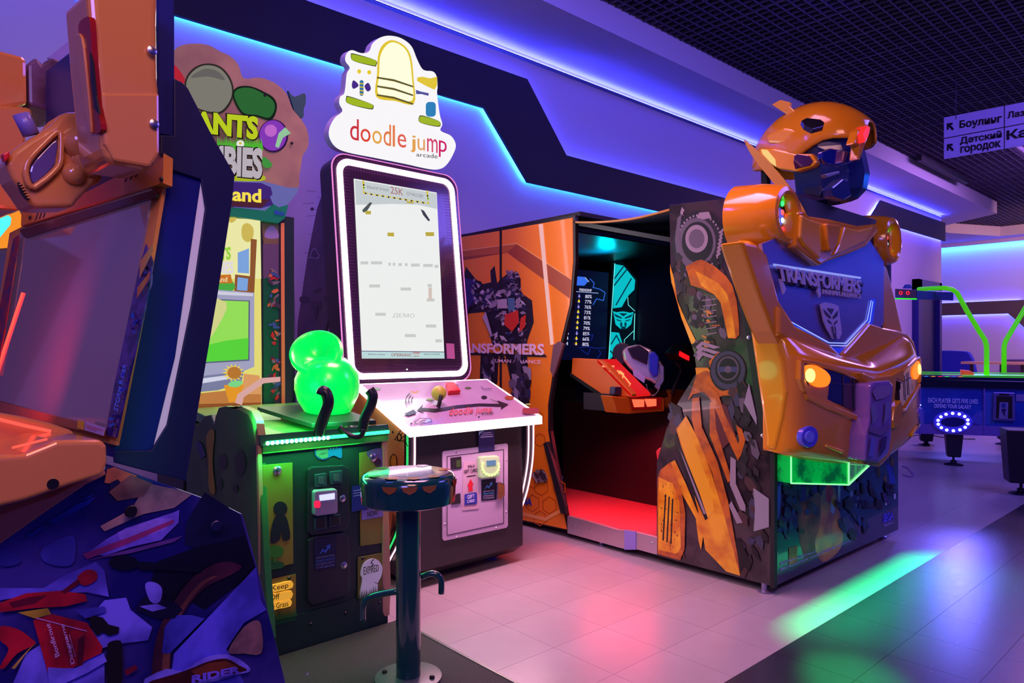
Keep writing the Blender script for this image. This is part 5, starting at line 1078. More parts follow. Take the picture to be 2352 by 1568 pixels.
add(lit(130, 130, 170, .9), [(440, 866), (560, 852), (554, 880), (500, 896), (440, 902)]); add(lit(214, 214, 236, 1.), [(440, 872), (548, 858), (540, 868), (440, 884)])
add(lit(196, 124, 66, .95), [(440, 905), (600, 888), (600, 925), (440, 930)]); add(lit(226, 160, 100, .95), [(560, 858), (596, 862), (600, 905), (556, 905)]); add(lit(150, 80, 40, .9), [(440, 928), (600, 924), (600, 934), (440, 940)]); add(lit(40, 100, 190, .9), [(440, 940), (600, 934), (600, 944), (440, 950)])
add(lit(230, 150, 40, 1.), [(514, 884), (560, 882), (550, 922), (526, 924)])
for i in range(14): a = i * .449; add(lit(240, 210, 80, 1.), [(536 + 14 * math.cos(a - .2), 856 + 14 * math.sin(a - .2)), (536 + 27 * math.cos(a), 856 + 21 * math.sin(a)), (536 + 14 * math.cos(a + .25), 856 + 14 * math.sin(a + .25))])
add(lit(190, 120, 50, .95), el(538, 856, 16, 14)); add(lit(130, 220, 140, .95), sm([(524, 882), (536, 874), (558, 876), (548, 888), (530, 888)], 3))
art('screen_picture', TZs, A, sz, off=.013)
ptext('lettering', 'PLANTS', TZs, [(450, 580), (530, 566), (530, 596), (450, 606)], lit(150, 214, 60, 1.), sz, off=.022, bold=.04); ptext('lettering', 'ZOMBIES', TZs, [(450, 604), (536, 600), (536, 628), (450, 630)], lit(226, 220, 230, 1.), sz, off=.022, bold=.04)
brd = slab('title_board', TZs, [(450, 634), (530, 630), (534, 650), (450, 652)], .002, lit(210, 120, 40, .95), sz, off=.022); ptext('lettering', 'Last Stand', TZs, [(456, 636), (522, 635), (522, 647), (456, 649)], lit(250, 236, 190, 1.), brd, off=.026)
add_ = lambda *a: None
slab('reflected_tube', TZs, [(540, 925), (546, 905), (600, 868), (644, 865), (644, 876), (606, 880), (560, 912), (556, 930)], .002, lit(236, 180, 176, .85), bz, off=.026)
area('garden_screen_spill', (1.42, 3.62, 1.4), (1.42, 2.6, 1.2), .4, .8, (.75, 1, .5), 2.2)
# header and cut-out topper
HPz = PY(3.66)
hd_ = slab('header', HPz, [(430, 480), (470, 488), (560, 500), (640, 512), (655, 500), (662, 470), (640, 476), (628, 468), (610, 484), (560, 478), (430, 470)], .1, mat('header_green', (.0, .16, .08), .4, em=(0, .2, .1), es=.25), Z)
ptext('lettering', 'SEGA', HPz, [(630, 482), (654, 487), (654, 496), (630, 492)], lit(60, 60, 200, .7), hd_, off=.004, bold=.04)
TPz = PY(3.68)
top_o = sm([(384, 150), (398, 118), (418, 104), (450, 100), (480, 104), (505, 118), (530, 130), (548, 150), (560, 180), (595, 178), (630, 190), (658, 215), (672, 250), (690, 272), (706, 300), (708, 335), (695, 358), (692, 380), (688, 400), (686, 430), (672, 450), (660, 470), (655, 480), (600, 480), (480, 478), (398, 470), (382, 420), (372, 330), (370, 240)], 3)
tpan = slab('topper', TPz, top_o, .02, mat('topper_back', c8(150, 120, 110), .5), Z)
tpf = slab('topper_face', TPz, top_o, .002, mat('topper_print', c8(140, 110, 92), .5, em=c8(120, 92, 70), es=.35, noise=c8(120, 92, 82), nscale=5), Z, off=.003)
A = []
for i in range(0): A += [(q_, lit(132, 100, 80, .35)) for q_ in ln([(560, 320), (560 + 150 * math.cos(-1.5 + i * .22), 320 + 150 * math.sin(-1.5 + i * .22))], 5)]
add(lit(120, 120, 200, .7), sm([(540, 400), (600, 415), (660, 430), (686, 434), (660, 470), (640, 486), (540, 486)], 3))
# plain stand-ins: grey boulder, green bush, violet blossom
add(lit(60, 56, 50, .5), sm([(424, 190), (440, 160), (470, 146), (505, 152), (530, 180), (537, 215), (525, 245), (500, 262), (450, 250), (430, 225)], 4)); add(lit(142, 140, 128, .75), sm([(428, 190), (443, 164), (470, 150), (503, 156), (526, 182), (533, 214), (521, 242), (498, 258), (452, 247), (434, 224)], 4)); add(lit(116, 116, 112, .7), sm([(438, 178), (470, 158), (500, 164), (516, 184), (480, 176)], 4))
add(lit(14, 44, 24, .5), sm([(534, 220), (545, 200), (575, 198), (605, 210), (630, 226), (636, 250), (622, 276), (590, 268), (556, 262)], 4)); add(lit(44, 116, 56, .75), sm([(538, 220), (548, 204), (575, 202), (603, 214), (626, 230), (631, 250), (618, 270), (590, 264), (558, 258)], 4))
add(lit(60, 20, 90, .6), el(628, 312, 34, 38)); add(lit(142, 60, 196, .85), el(627, 311, 31, 35)); add(lit(206, 110, 220, .85), el(622, 300, 14, 14)); add(lit(160, 214, 170, .85), [(655, 292), (668, 306), (650, 316), (640, 340), (632, 336), (640, 306)])
gr_ = []
for i in range(26): x = 498 + i * 4; gr_.append([(x, 345), (x + 2, 320 - R.uniform(0, 9)), (x + 7, 345)])
add(lit(80, 190, 50, .9), *gr_); add(lit(240, 240, 236, .95), el(552, 330, 9, 8)); add(lit(220, 200, 60, .9), el(552, 329, 3.4, 3))
add(lit(210, 40, 60, .7), sm([(398, 150), (408, 156), (424, 180), (420, 192), (398, 176)], 3))
add(lit(190, 200, 40, .8), sm([(440, 380), (540, 396), (600, 400), (600, 416), (480, 412), (440, 400)], 3))
add(lit(70, 160, 70, .8), sm([(604, 360), (616, 366), (626, 380), (612, 386), (602, 376)], 3))
art('topper_print', TPz, A, tpf, off=.006)
for nm_, q_, c_, b_ in (('PLANTS', [(388, 248), (594, 268), (592, 322), (388, 296)], (196, 216, 30), .05), ('ZOMBIES', [(388, 326), (604, 340), (602, 412), (388, 390)], (196, 186, 196), .05)):
    ptext('lettering', nm_, TPz, [(x - 2, y - 2) for x, y in q_[:2]] + [(x + 3, y + 3) for x, y in q_[2:]], lit(36, 24, 24, .5), tpf, off=.022, bold=.08)
    ptext('lettering', nm_, TPz, q_, lit(*c_, .9), tpf, off=.026, bold=b_)
lsb = slab('name_board', TPz, [(440, 414), (600, 420), (622, 430), (626, 446), (620, 452), (628, 470), (600, 478), (440, 470)], .006, lit(70, 40, 130, .8), tpf, off=.024)
art('board_shadow', TPz, [([(440, 452), (620, 458), (600, 477), (440, 469)], lit(90, 40, 60, .7))], lsb, off=.026)
ptext('lettering', 'Last Stand', TPz, [(400, 420), (600, 434), (600, 466), (400, 452)], lit(250, 226, 80, 1.), lsb, off=.029, bold=.03)
slab('leaf_cutout', PY(3.70), sm([(662, 208), (668, 216), (678, 222), (700, 214), (702, 236), (698, 250), (696, 270), (680, 262), (672, 240)], 3), .02, mat('dark_leaf', c8(14, 90, 84), .5), Z)
for x, y in ((608, 219), (670, 329), (612, 430)): lathe('topper_bolt', TPz.w(x, y, .01), (0, -1, 0), [(0, .008), (.004, .008)], screwd, tpf, n=8)
# ------------------------------------------------------------------ stool
S = thing('bar_stool', 'dark green pedestal stool with a glossy round seat and bent foot rails', 'stool', (1.469, 2.212, .0595))
sc_ = Vector((1.469, 2.212, 0)); teal = mat('teal_gloss_enamel', (.004, .055, .055), .16, coat=.8)
lathe('base_plate', sc_ + Vector((0, 0, .0595)), (0, 0, 1), [(0, .125), (.006, .125), (.010, .10), (.012, .05)], mat('base_plate_enamel', (.08, .11, .10), .35), S, n=40)
for a in (.6, 2.2, 3.7, 5.3): lathe('bolt', sc_ + Vector((.095 * math.cos(a), .095 * math.sin(a), .066)), (0, 0, 1), [(0, .010), (.010, .010), (.014, .006)], screwd, S, n=8)
lathe('column', sc_ + Vector((0, 0, .068)), (0, 0, 1), [(0, .046), (.66, .046)], teal, S, n=32)
seat = lathe('seat', sc_ + Vector((0, 0, .722)), (0, 0, 1), [(0, .165), (.006, .176), (.075, .179), (.095, .176), (.108, .165), (.112, .15), (.110, .0)], teal, S, n=56)
sp_ = PZ(.8335)
cxs = []
A = [([Vector((sc_.x + .152 * math.cos(a), sc_.y + .152 * math.sin(a), .8345)) for a in [i * 2 * math.pi / 40 for i in range(40)]], mat('seat_print', (.35, .30, .36), .12, coat=1)), ([Vector((sc_.x + .10 * math.cos(a) * (1 + .1 * math.sin(5 * a)), sc_.y + .10 * math.sin(a) * (1 + .12 * math.cos(3 * a)), .835)) for a in [i * 2 * math.pi / 40 for i in range(40)]], mat('seat_print_blue', (.16, .26, .36), .12, coat=1))]
for a, c_ in ((3.7, (196, 120, 50)), (4.25, (196, 130, 50)), (4.8, (186, 130, 50)), (5.9, (190, 60, 50)), (3.1, (70, 130, 60)), (.6, (120, 60, 110)), (1.8, (90, 120, 60))):
    A.append(([Vector((sc_.x + r_ * math.cos(t), sc_.y + r_ * math.sin(t), .836)) for r_, t in ((.12, a - .12), (.12, a + .12), (.157, a + .16), (.165, a), (.157, a - .16))], flat(*c_, .12, coat=1)))
art('seat_picture', PZ(.8), A, seat)
for a, c_ in ((3.75, (150, 90, 30)), (4.15, (150, 96, 30)), (4.55, (140, 96, 30)), (5.35, (140, 50, 30))):
    vs_ = [sc_ + Vector((.183 * math.cos(t), .183 * math.sin(t), h)) for t, h in ((a - .16, .812), (a - .12, .796), (a, .785), (a + .12, .796), (a + .16, .812))]
    build('petal_print', vs_, [(0, 1, 2, 3, 4)], flat(*c_, .2, coat=.8), seat)
dn = Vector((RT.x, RT.y, 0))
tube('foot_rail', [sc_ + dn * x + Vector((0, 0, z)) for x, z in sm([(-.04, .385), (-.10, .375), (-.145, .362), (-.17, .335), (-.172, .27)], 4, False)], .012, teal, S, n=10)
tube('foot_rail', [sc_ + dn * x + FW * .06 + Vector((0, 0, z)) for x, z in sm([(.03, .415), (.075, .432), (.105, .425), (.118, .40), (.118, .355)], 4, False)], .012, teal, S, n=10)
# ================================================================== RACING CABINET ON THE LEFT
M = thing('racing_cabinet', 'orange and navy ride-on racing cabinet with dark tilted screen at left edge', 'arcade machine', (.6, 1.9, 0))
SD = PL((.42, 1.57, 0), (-.132, .991, 0)); vdir = Vector((-.132, .991, 0)).normalized(); udir = Vector((.991, .132, 0)).normalized()
navym2 = mat('navy_side', c8(8, 20, 112), .45); navyd = mat('deep_navy_side', c8(14, 18, 66), .5)
org_ = mat('orange_moulding', (.72, .27, .07), .18, coat=.7); orgl = mat('orange_panel', c8(216, 140, 60), .35)
# main side slab + wing
slab('cabinet_shell', SD, [(366, -40), (400, -40), (400, 300), (395, 420), (455, 600), (420, 900), (350, 1035), (300, 1060), (262, 1050), (262, 1000), (340, 700), (382, 440), (366, 300)], .72, navym2, M)
slab('side_plate', SD.shift(.004), [(364, -40), (397, -40), (399, 318), (388, 310), (368, 306)], .02, navym2, M)
slab('lower_navy', SD.shift(.006), [(390, 390), (462, 412), (440, 560), (402, 820), (350, 1034), (262, 1036), (272, 985), (330, 720), (372, 480)], .02, navym2, M)
slab('dark_wing', SD.shift(.014), [(400, 180), (418, 188), (432, 202), (482, 300), (540, 402), (534, 462), (500, 680), (452, 960), (428, 1105), (350, 1085), (262, 1062), (262, 1036), (348, 1034), (384, 975), (440, 700), (472, 478), (462, 412), (388, 388), (368, 352), (370, 310), (400, 312)], .006, navyd, M, bevel=.002)
lp = slab('light_stripe', SD.shift(.004), [(461, 412), (466, 428), (473, 478), (445, 700), (412, 860), (386, 972), (346, 1034), (372, 940), (420, 690), (444, 540)], .02, mat('stripe_diffuser', (.55, .50, .60), .5, em=c8(150, 130, 165), es=.55), M)
area('stripe_green_fill', SD.w(400, 830, .10), SD.w(400, 830, 0), .12, .5, (.1, 1, .3), .05)  # added lamp for the green LED light reflected in the stripe
slab('side_tag', SD.shift(.012), [(345, 632), (351, 630), (350, 652), (344, 668), (341, 664)], .004, mat('tag_lilac', c8(140, 130, 220), .4), M)
# screen
k = .0
TRc = CAM + ray(372, 420) * 1.45; BRc = CAM + ray(245, 1000) * 1.376; TLc = CAM + ray(45, 525) * 1.90
SN = PL(TRc, (BRc - TRc).cross(TLc - TRc))
sn2 = SN
slab('screen_surround', SN, [(22, 535), (376, 352), (372, 440), (330, 690), (264, 1022), (-40, 940), (-10, 740)], .008, orgl, M)
glass = mat('dark_screen_glass', (.10, .06, .10), .08, coat=1, em=c8(76, 52, 84), es=.55)
gs = slab('screen_glass', SN, [(47, 526), (346, 434), (338, 500), (298, 714), (241, 985), (-20, 915), (8, 730)], .004, glass, M, off=.004)
A = []
rfd = lit(150, 52, 92, .8); rfh = lit(255, 140, 110, 1.1)
sb2 = slab('screen_bezel', SN, [(44, 528), (352, 436), (358, 446), (355, 452), (318, 462), (55, 545)], .008, mat('screen_bezel', (.05, .02, .03), .3), M, off=.012)
slab('screen_bezel', SN, [(-20, 918), (245, 985), (242, 1002), (-40, 935)], .008, mat('bezel_orange', (.28, .10, .03), .3), M, off=.012)
# printed border strip with vertical title
bs = slab('border_print', SN, [(334, 560), (350, 600), (338, 680), (318, 770), (292, 885), (266, 1005), (242, 998), (262, 885), (296, 725), (318, 620)], .003, mat('border_print_blue', c8(26, 20, 84), .2, coat=.6, noise=c8(70, 44, 130), nscale=30), M, off=.012)
A = shards([(307, 740, 6, 30), (278, 880, 6, 50), (258, 965, 6, 16), (328, 630, 5, 30)], [flat(30, 50, 180), flat(20, 90, 190), flat(24, 20, 70), flat(70, 40, 110)], 60, 6, 51)
A += [([(322, 600), (350, 560), (352, 575), (320, 640)], flat(190, 130, 70)), ([(316, 660), (345, 622), (343, 640), (314, 685)], flat(180, 110, 50))]
art('border_specks', SN, A, bs, off=.014)
text('lettering', 'STORM RIDER', [SN.w(x, y, .018) for x, y in [(262, 940), (284, 835), (291, 838), (270, 946)]], flat(90, 130, 240), bs, .001)
ws = slab('warning_sticker', SN, [(179, 962), (240, 982), (236, 1000), (177, 982)], .002, flat(170, 150, 190), M, off=.022)
art('sticker_yellow', SN, [([(179, 963), (194, 968), (192, 987), (177, 982)], flat(210, 160, 30)), ([(197, 974), (236, 987), (236, 989), (197, 976)], flat(190, 80, 130)), ([(197, 979), (220, 987), (220, 989), (197, 981)], flat(190, 80, 130))], ws, off=.024)
slab('left_border_print', SN, [(42, 540), (36, 600), (10, 760), (-10, 860), (-24, 860), (0, 700), (30, 548)], .003, mat('red_blue_print', c8(140, 30, 40), .3, noise=c8(60, 40, 90), nscale=30), M, off=.012)
# marquee panel above screen
mq = slab('marquee_panel', SN, [(50, 470), (200, 440), (376, 350), (374, 420), (48, 518)], .02, orgl, M, off=.012)
art('vent_slots', SN, [([(x, y), (x + 5, y - 2), (x - 4, y + 25), (x - 9, y + 27)], gk) for x, y in ((294, 392), (306, 387), (318, 381), (88, 480), (97, 477), (106, 474))], mq, off=.034)
for x, y in ((372, 412), (70, 500)): lathe('screw', SN.w(x, y, .014), SN.n, [(0, .006), (.004, .004)], screwd, mq, n=8)
# red reflection in the screen glass, built as a glowing tube lying on it
rt_ = lit(255, 60, 50, 3.0)
tube('red_reflection_tube', [SN.w(52, 672, .006), SN.w(0, 830, .006), SN.w(-10, 860, .006)], .003, rt_, M, n=6)
area('red_reflection_glow', SN.w(30, 760, .12), SN.w(90, 740, 0), .05, .3, (1, .05, .10), .9)  # added lamp for the red sheen around that reflection
# big moulded shoulder guard (upper right) and slot
GD = SD.shift(.10)
gd_ = slab('shoulder_moulding', GD, [(202, -30), (366, -30), (364, 60), (366, 190), (368, 208), (369, 352), (360, 376), (345, 388), (330, 388), (262, 376), (244, 366), (236, 340), (226, 240), (214, 120)], .13, org_, M, bevel=.022, seg=4)
slab('moulding_lower_half', GD.shift(.003), [(232, 212), (367, 212), (368, 352), (345, 384), (262, 370), (240, 330)], .02, org_, gd_, bevel=.006)
ge0 = GD.w(214, 120); GL_ = PL(ge0, (GD.w(236, 340) - ge0).cross(vdir)).shift(.003)
slot = slab('slot_recess', GL_, sm([(180, 58), (196, 40), (206, 48), (212, 140), (222, 240), (232, 296), (216, 306), (204, 290), (196, 200), (186, 110)], 3), .01, mat('slot_red', (.35, .01, .01), .25), gd_)
slab('slot_rim', GL_.shift(.004), sm([(171, 86), (186, 84), (198, 180), (208, 290), (204, 300), (190, 230), (178, 140)], 3), .015, org_, gd_, bevel=.004)
slab('slot_shadow', GL_.shift(.004), [(206, 120), (212, 140), (220, 220), (228, 262), (216, 250), (208, 190)], .003, gk, gd_)
for x, y in ((348, 117), (353, 285)): lathe('screw', GD.w(x, y, .004), GD.n, [(0, .009), (.004, .009), (.006, .005)], screwm, gd_, n=12)
# blaster moulding
BG = SD.shift(-.12)
bg = slab('blaster_moulding', BG, [(12, 372), (30, 345), (62, 322), (118, 288), (140, 262), (156, 256), (200, 254), (210, 340), (235, 372), (232, 400), (215, 425), (180, 460), (170, 476), (82, 478), (70, 470), (50, 440), (30, 412)], .09, org_, M, bevel=.022, seg=4)
slab('blaster_window', BG.shift(.004), sm([(80, 422), (70, 405), (72, 380), (100, 345), (132, 318), (130, 360), (122, 385)], 2), .01, mat('smoky_violet', c8(96, 80, 140), .12, coat=1), bg, bevel=.004)
tube('window_frame', [BG.w(x, y, .006) for x, y in sm([(78, 430), (60, 405), (64, 372), (96, 335), (136, 302), (140, 350), (132, 385)], 4)], .006, org_, bg, closed=True, n=8)
slab('vent_grille', BG.shift(.008), sm([(42, 418), (52, 425), (62, 445), (68, 460), (56, 452), (46, 435)], 2), .008, gk, bg)
for i in range(6): slab('grille_rib', BG.shift(.012), [(44 + i * 3.6, 422 + i * 6), (52 + i * 3.2, 420 + i * 6.4), (53 + i * 3.2, 423 + i * 6.4), (45 + i * 3.6, 425 + i * 6)], .004, orgl, bg)
slab('red_trigger', BG.shift(.01), [(6, 352), (22, 346), (24, 360), (12, 372)], .02, mat('red_trigger', (.8, .02, .02), .3), bg, bevel=.003)
for cx_, cy_, r_ in ((184, 330, .035), (200, 372, .03), (168, 400, .022)):
    ball('knob', BG.w(cx_, cy_, .0), r_, org_, bg, n=16)
tube('grip_bar', [BG.w(205, 378, -.02), BG.w(262, 372, -.06)], .016, mat('lilac_grip', c8(130, 116, 190), .3), M)
tube('grip_bar', [BG.w(48, 262, -.02), BG.w(72, 310, -.02)], .016, mat('lilac_grip', (0, 0, 0)), M)
slab('blade_moulding', BG.shift(-.02), [(196, 372), (240, 402), (232, 420), (200, 430), (160, 432), (172, 400)], .06, org_, bg, bevel=.012)
# far pair: second moulding further back
FG = SD.shift(-.75)
f1 = slab('far_moulding', FG, [(-60, 110), (0, 115), (58, 130), (62, 145), (64, 240), (0, 250), (-60, 250)], .25, org_, M, bevel=.01)
slab('far_moulding', FG.shift(.05), [(-60, 238), (0, 240), (72, 246), (78, 264), (60, 268), (62, 360), (64, 476), (40, 482), (-60, 476)], .25, org_, M, bevel=.02)
slab('far_dark_pod', FG.shift(-.02), [(64, 145), (84, 130), (96, 146), (120, 130), (160, 150), (178, 180), (180, 250), (140, 262), (66, 240)], .2, mat('brown_smoke', c8(84, 52, 72), .3, noise=c8(120, 90, 130), nscale=9), M, bevel=.01)
slab('far_white_plate', FG.shift(-.3), [(110, 132), (150, 100), (172, 84), (180, 184), (150, 160)], .01, mat('lilac_white', c8(150, 140, 220), .4), M)
# lower cowl
CW = SD.shift(.16)
cw = slab('handlebar_cowl', CW, [(-200, 1010), (0, 1045), (60, 1040), (130, 1012), (175, 1010), (236, 1010), (247, 1024), (248, 1062), (243, 1086), (232, 1094), (160, 1116), (60, 1150), (0, 1165), (-200, 1230)], .22, org_, M, bevel=.02, seg=4)
c2 = slab('upper_cowl', SD.shift(-.02), [(-200, 925), (0, 947), (60, 958), (120, 972), (172, 990), (178, 1012), (140, 1030), (60, 1048), (0, 1052), (-200, 1060)], .40, org_, M, bevel=.015, seg=3)
tube('red_rail', [SD.shift(.0).w(x, y) for x, y in ((-60, 950), (0, 963), (60, 978), (116, 990))], .003, rt_, c2, n=6)
tube('red_rail', [CW.w(x, y, .003) for x, y in ((28, 1028), (60, 1020), (108, 1008))], .002, rt_, cw, n=6)
lathe('cowl_hole', CW.w(121, 1111), CW.n, [(0, .009), (.002, .009)], gk, cw, n=12)
lw_ = slab('lower_skirt', SD.shift(.06), [(-200, 1240), (0, 1180), (120, 1140), (240, 1078), (246, 1090), (200, 1112), (120, 1166), (0, 1250), (-200, 1380)], .1, mat('rose_orange_skirt', (.62, .22, .12), .35), M, bevel=.004)
# printed base
BSx = SD.shift(.05)
b0 = [(-200, 1360), (0, 1240), (196, 1108), (250, 1072), (262, 1070), (420, 1126), (524, 1164), (556, 1180), (562, 1196), (590, 1298), (640, 1500), (659, 1580)]
bw = [BSx.w(x, y) for x, y in b0] + [BSx.z(700, .06), BSx.z(-200, .06)]
base = prism('printed_base', bw, -BSx.n * .6, mat('base_art_indigo', c8(24, 22, 104), .3, coat=.4, noise=c8(70, 56, 150), nscale=4), M, bevel=.002)
A = []
add(mott(18, 20, 60), [(428, 1200), (470, 1130), (552, 1182), (586, 1300), (586, 1310), (424, 1250)]); add(mott(12, 10, 34), [(360, 1290), (440, 1260), (520, 1240), (560, 1230), (590, 1310), (470, 1400), (420, 1370), (380, 1420), (330, 1400)])
add(mott(184, 110, 84), [(246, 1078), (262, 1072), (314, 1092), (306, 1120), (280, 1142), (262, 1140), (250, 1110), (240, 1108)]); add(mott(28, 26, 84), [(250, 1110), (270, 1100), (290, 1120), (284, 1140), (262, 1138)])
add(mott(150, 120, 130), [(340, 1110), (410, 1124), (440, 1136), (400, 1166), (330, 1180), (240, 1220), (230, 1208), (300, 1170)]); add(mott(120, 84, 90), [(300, 1090), (350, 1110), (330, 1140), (270, 1150), (250, 1130)])
add(mott(112, 90, 220), [(244, 1238), (290, 1212), (400, 1176), (412, 1170), (410, 1200), (370, 1240), (300, 1256), (240, 1276), (200, 1270)]); add(mott(140, 110, 236), [(270, 1222), (360, 1190), (400, 1190), (380, 1215), (280, 1250)])
add(mott(150, 50, 120), [(190, 1272), (300, 1232), (400, 1192), (398, 1202), (300, 1246), (200, 1284)]); add(mott(90, 54, 130), [(190, 1288), (320, 1256), (420, 1230), (400, 1244), (300, 1270)])
add(mott(40, 70, 196), [(110, 1196), (180, 1156), (220, 1140), (206, 1156), (124, 1204)], [(60, 1230), (100, 1205), (96, 1218), (66, 1236)], [(180, 1150), (212, 1134), (210, 1142)]); add(mott(74, 70, 190), sm([(96, 1260), (130, 1240), (170, 1232), (170, 1290), (140, 1300), (100, 1288)], 3), sm([(0, 1262), (30, 1268), (48, 1290), (20, 1300), (0, 1296)], 3))
add(mott(96, 84, 216), [(0, 1350), (100, 1350), (150, 1320), (220, 1290), (240, 1310), (250, 1370), (200, 1360), (100, 1362), (0, 1378)])
add(mott(106, 96, 230), [(240, 1378), (290, 1372), (300, 1400), (350, 1440), (340, 1470), (260, 1480), (200, 1500), (220, 1400)], [(60, 1500), (110, 1470), (200, 1500), (240, 1500), (240, 1568), (30, 1568)])
# wheel and fork (plain motorcycle print)
add(mott(70, 30, 50), sm([(350, 1560), (360, 1460), (400, 1380), (450, 1320), (510, 1290), (555, 1300), (530, 1320), (470, 1350), (420, 1410), (395, 1480), (386, 1560)], 4)); add(mott(120, 70, 60), sm([(372, 1560), (380, 1470), (416, 1392), (462, 1336), (500, 1322), (460, 1350), (410, 1420), (392, 1490), (386, 1560)], 4))
add(mott(84, 78, 220), [(400, 1500), (588, 1302), (600, 1380), (612, 1400), (560, 1430), (520, 1490), (540, 1520), (560, 1568), (390, 1568)]); add(mott(60, 60, 180), [(378, 1440), (400, 1412), (440, 1412), (470, 1420), (420, 1470), (390, 1500), (372, 1500)]); add(mott(150, 110, 110), sm([(524, 1496), (560, 1440), (592, 1424), (602, 1450), (600, 1500), (560, 1500)], 3))
add(mott(16, 14, 50), [(330, 1370), (400, 1380), (420, 1400), (400, 1420), (360, 1420), (310, 1400)]); add(mott(110, 100, 220), sm([(334, 1340), (352, 1336), (372, 1350), (368, 1380), (350, 1384), (338, 1366)], 3), [(320, 1392), (360, 1386), (384, 1396), (350, 1404)])
add(mott(10, 10, 30), el(284, 1292, 34, 17, 16), [(300, 1288), (420, 1296), (470, 1300), (460, 1316), (400, 1310), (320, 1308)])
# red fairing
rdm = mott(170, 20, 44); rdd = mott(96, 10, 40)
add(rdm, [(0, 1384), (60, 1362), (140, 1356), (196, 1364), (200, 1380), (150, 1392), (80, 1396), (0, 1406)]); add(rdd, [(20, 1384), (70, 1370), (110, 1366), (80, 1386), (30, 1396)])
add(mott(170, 140, 40), [(40, 1406), (110, 1396), (118, 1410), (80, 1420)]); add(rdm, sm([(178, 1324), (200, 1308), (220, 1312), (222, 1330), (200, 1344), (184, 1340)], 3)); add(rdd, [(140, 1358), (178, 1330), (186, 1338), (150, 1362)])
add(rdm, [(76, 1424), (120, 1410), (200, 1430), (236, 1486), (232, 1500), (200, 1515), (120, 1560), (110, 1545)]); add(rdd, [(180, 1466), (196, 1456), (190, 1530), (176, 1530)])
add(rdm, sm([(0, 1438), (40, 1444), (72, 1466), (80, 1480), (40, 1500), (10, 1534), (0, 1530), (20, 1490), (0, 1470)], 3)); add(mott(170, 140, 60), [(60, 1496), (84, 1474), (60, 1500), (34, 1536), (26, 1534)])
add(gk, [(204, 1410), (236, 1418), (250, 1434), (274, 1440), (272, 1454), (250, 1460), (236, 1452), (222, 1460), (208, 1440)], sm([(246, 1490), (252, 1474), (272, 1470), (280, 1480), (282, 1540), (278, 1568), (246, 1568)], 3)); add(mott(60, 56, 170), [(170, 1400), (240, 1392), (244, 1404), (196, 1420)])
add(rdd, [(286, 1538), (312, 1526), (316, 1536), (290, 1552)])
# logo flame
add(mott(120, 110, 236), sm([(330, 1568), (380, 1536), (420, 1540), (470, 1510), (520, 1502), (560, 1520), (575, 1540), (540, 1550), (470, 1568)], 3)); add(mott(60, 20, 20), sm([(340, 1568), (400, 1548), (440, 1534), (480, 1518), (520, 1512), (550, 1528), (566, 1540), (500, 1552), (440, 1568)], 3)); add(mott(110, 50, 30), [(440, 1540), (480, 1522), (520, 1518), (545, 1530), (500, 1545), (450, 1552)])
for a_, b_, w_ in (((84, 1419), (199, 1449), 2), ((153, 1458), (167, 1509), 1.6), ((159, 1457), (173, 1507), 1.6)): add(mott(200, 150, 230), *ln([a_, b_], w_))
add(mott(110, 100, 230), [(110, 1532), (146, 1534), (172, 1534), (240, 1506), (246, 1518), (200, 1545), (150, 1568), (112, 1568)])
def inside(p): return all(x > -150 for x, y in p)
art('printed_picture', BSx, A, base, off=.002, step=.0003)
wl2 = mott(190, 170, 236)
text('lettering', 'Dragname', [BSx.w(x, y, .022) for x, y in [(163, 1526), (138, 1432), (149, 1434), (174, 1520)][0:4]], wl2, base, .001)
text('lettering', 'Bonfirout', [BSx.w(x, y, .022) for x, y in [(127, 1510), (104, 1434), (114, 1430), (137, 1504)]], wl2, base, .001)
text('lettering', 'RIDER', [BSx.w(x, y, .024) for x, y in [(440, 1551), (552, 1528), (552, 1544), (440, 1568)]], mott(110, 90, 230), base, .001, .04)
for x, y in ((301, 1174), (496, 1208)): lathe('plug', BSx.w(x, y, .016), BSx.n, [(0, .012), (.003, .010)], gk if x < 400 else navyd, base, n=16)
# lit cabinet glimpsed behind at the frame edge
Q = thing('lit_orange_cabinet', 'glimpse of an orange cabinet with cyan light at the extreme left edge', 'arcade machine', (.15, 3.4, 0))
QP = PY(3.4)
box('cabinet_body', -.55, .46, 3.42, 4.0, .02, 1.95, mat('grey_back_cabinet', c8(90, 84, 120), .5), Q)
slab('lit_fascia', QP, [(-60, 470), (40, 474), (52, 500), (44, 566), (-60, 574)], .02, lit(255, 150, 40, 1.0), Q)
slab('cyan_lens', QP, [(-60, 488), (14, 490), (26, 500), (24, 516), (0, 545), (-60, 540)], .004, lit(80, 230, 250, 1.3), Q, off=.003)
# ================================================================== AIR HOCKEY TABLE
HK = thing('air_hockey_table', 'blue air hockey table with green goal pipes and glowing oval lights', 'game table', (9.6, 2.9, 0))
HF = PL((8.78, 2.446, 0), (.910, .413, 0)); hn = -HF.n     # away from viewer
bluep = mat('space_blue_print', c8(20, 56, 170), .3, coat=.4, noise=c8(30, 84, 200), nscale=3)
lilp = mat('lilac_frame', c8(110, 90, 190), .4)
topblk = mat('black_rail', (.008, .008, .02), .2)
LEN = 1.35
def hz(px, z, off=0): 
    q = HF.z(px, z); return q + HF.n * off
def hslab(name, pts, th, m, parent, off=0.0, **k): return slab(name, HF, pts, th, m, parent, off=off, **k)
zt = .90
side = hslab('side_panel', [(2040, 884), (2500, 896), (2500, 1006), (2040, 992)], LEN, bluep, HK)
hslab('rail', [(2040, 868), (2500, 878), (2500, 897), (2040, 886)], LEN + .05, topblk, HK, off=.03, bevel=.01)
hslab('skirt', [(2060, 972), (2500, 984), (2500, 1008), (2060, 994)], .02, lilp, HK, off=.008)
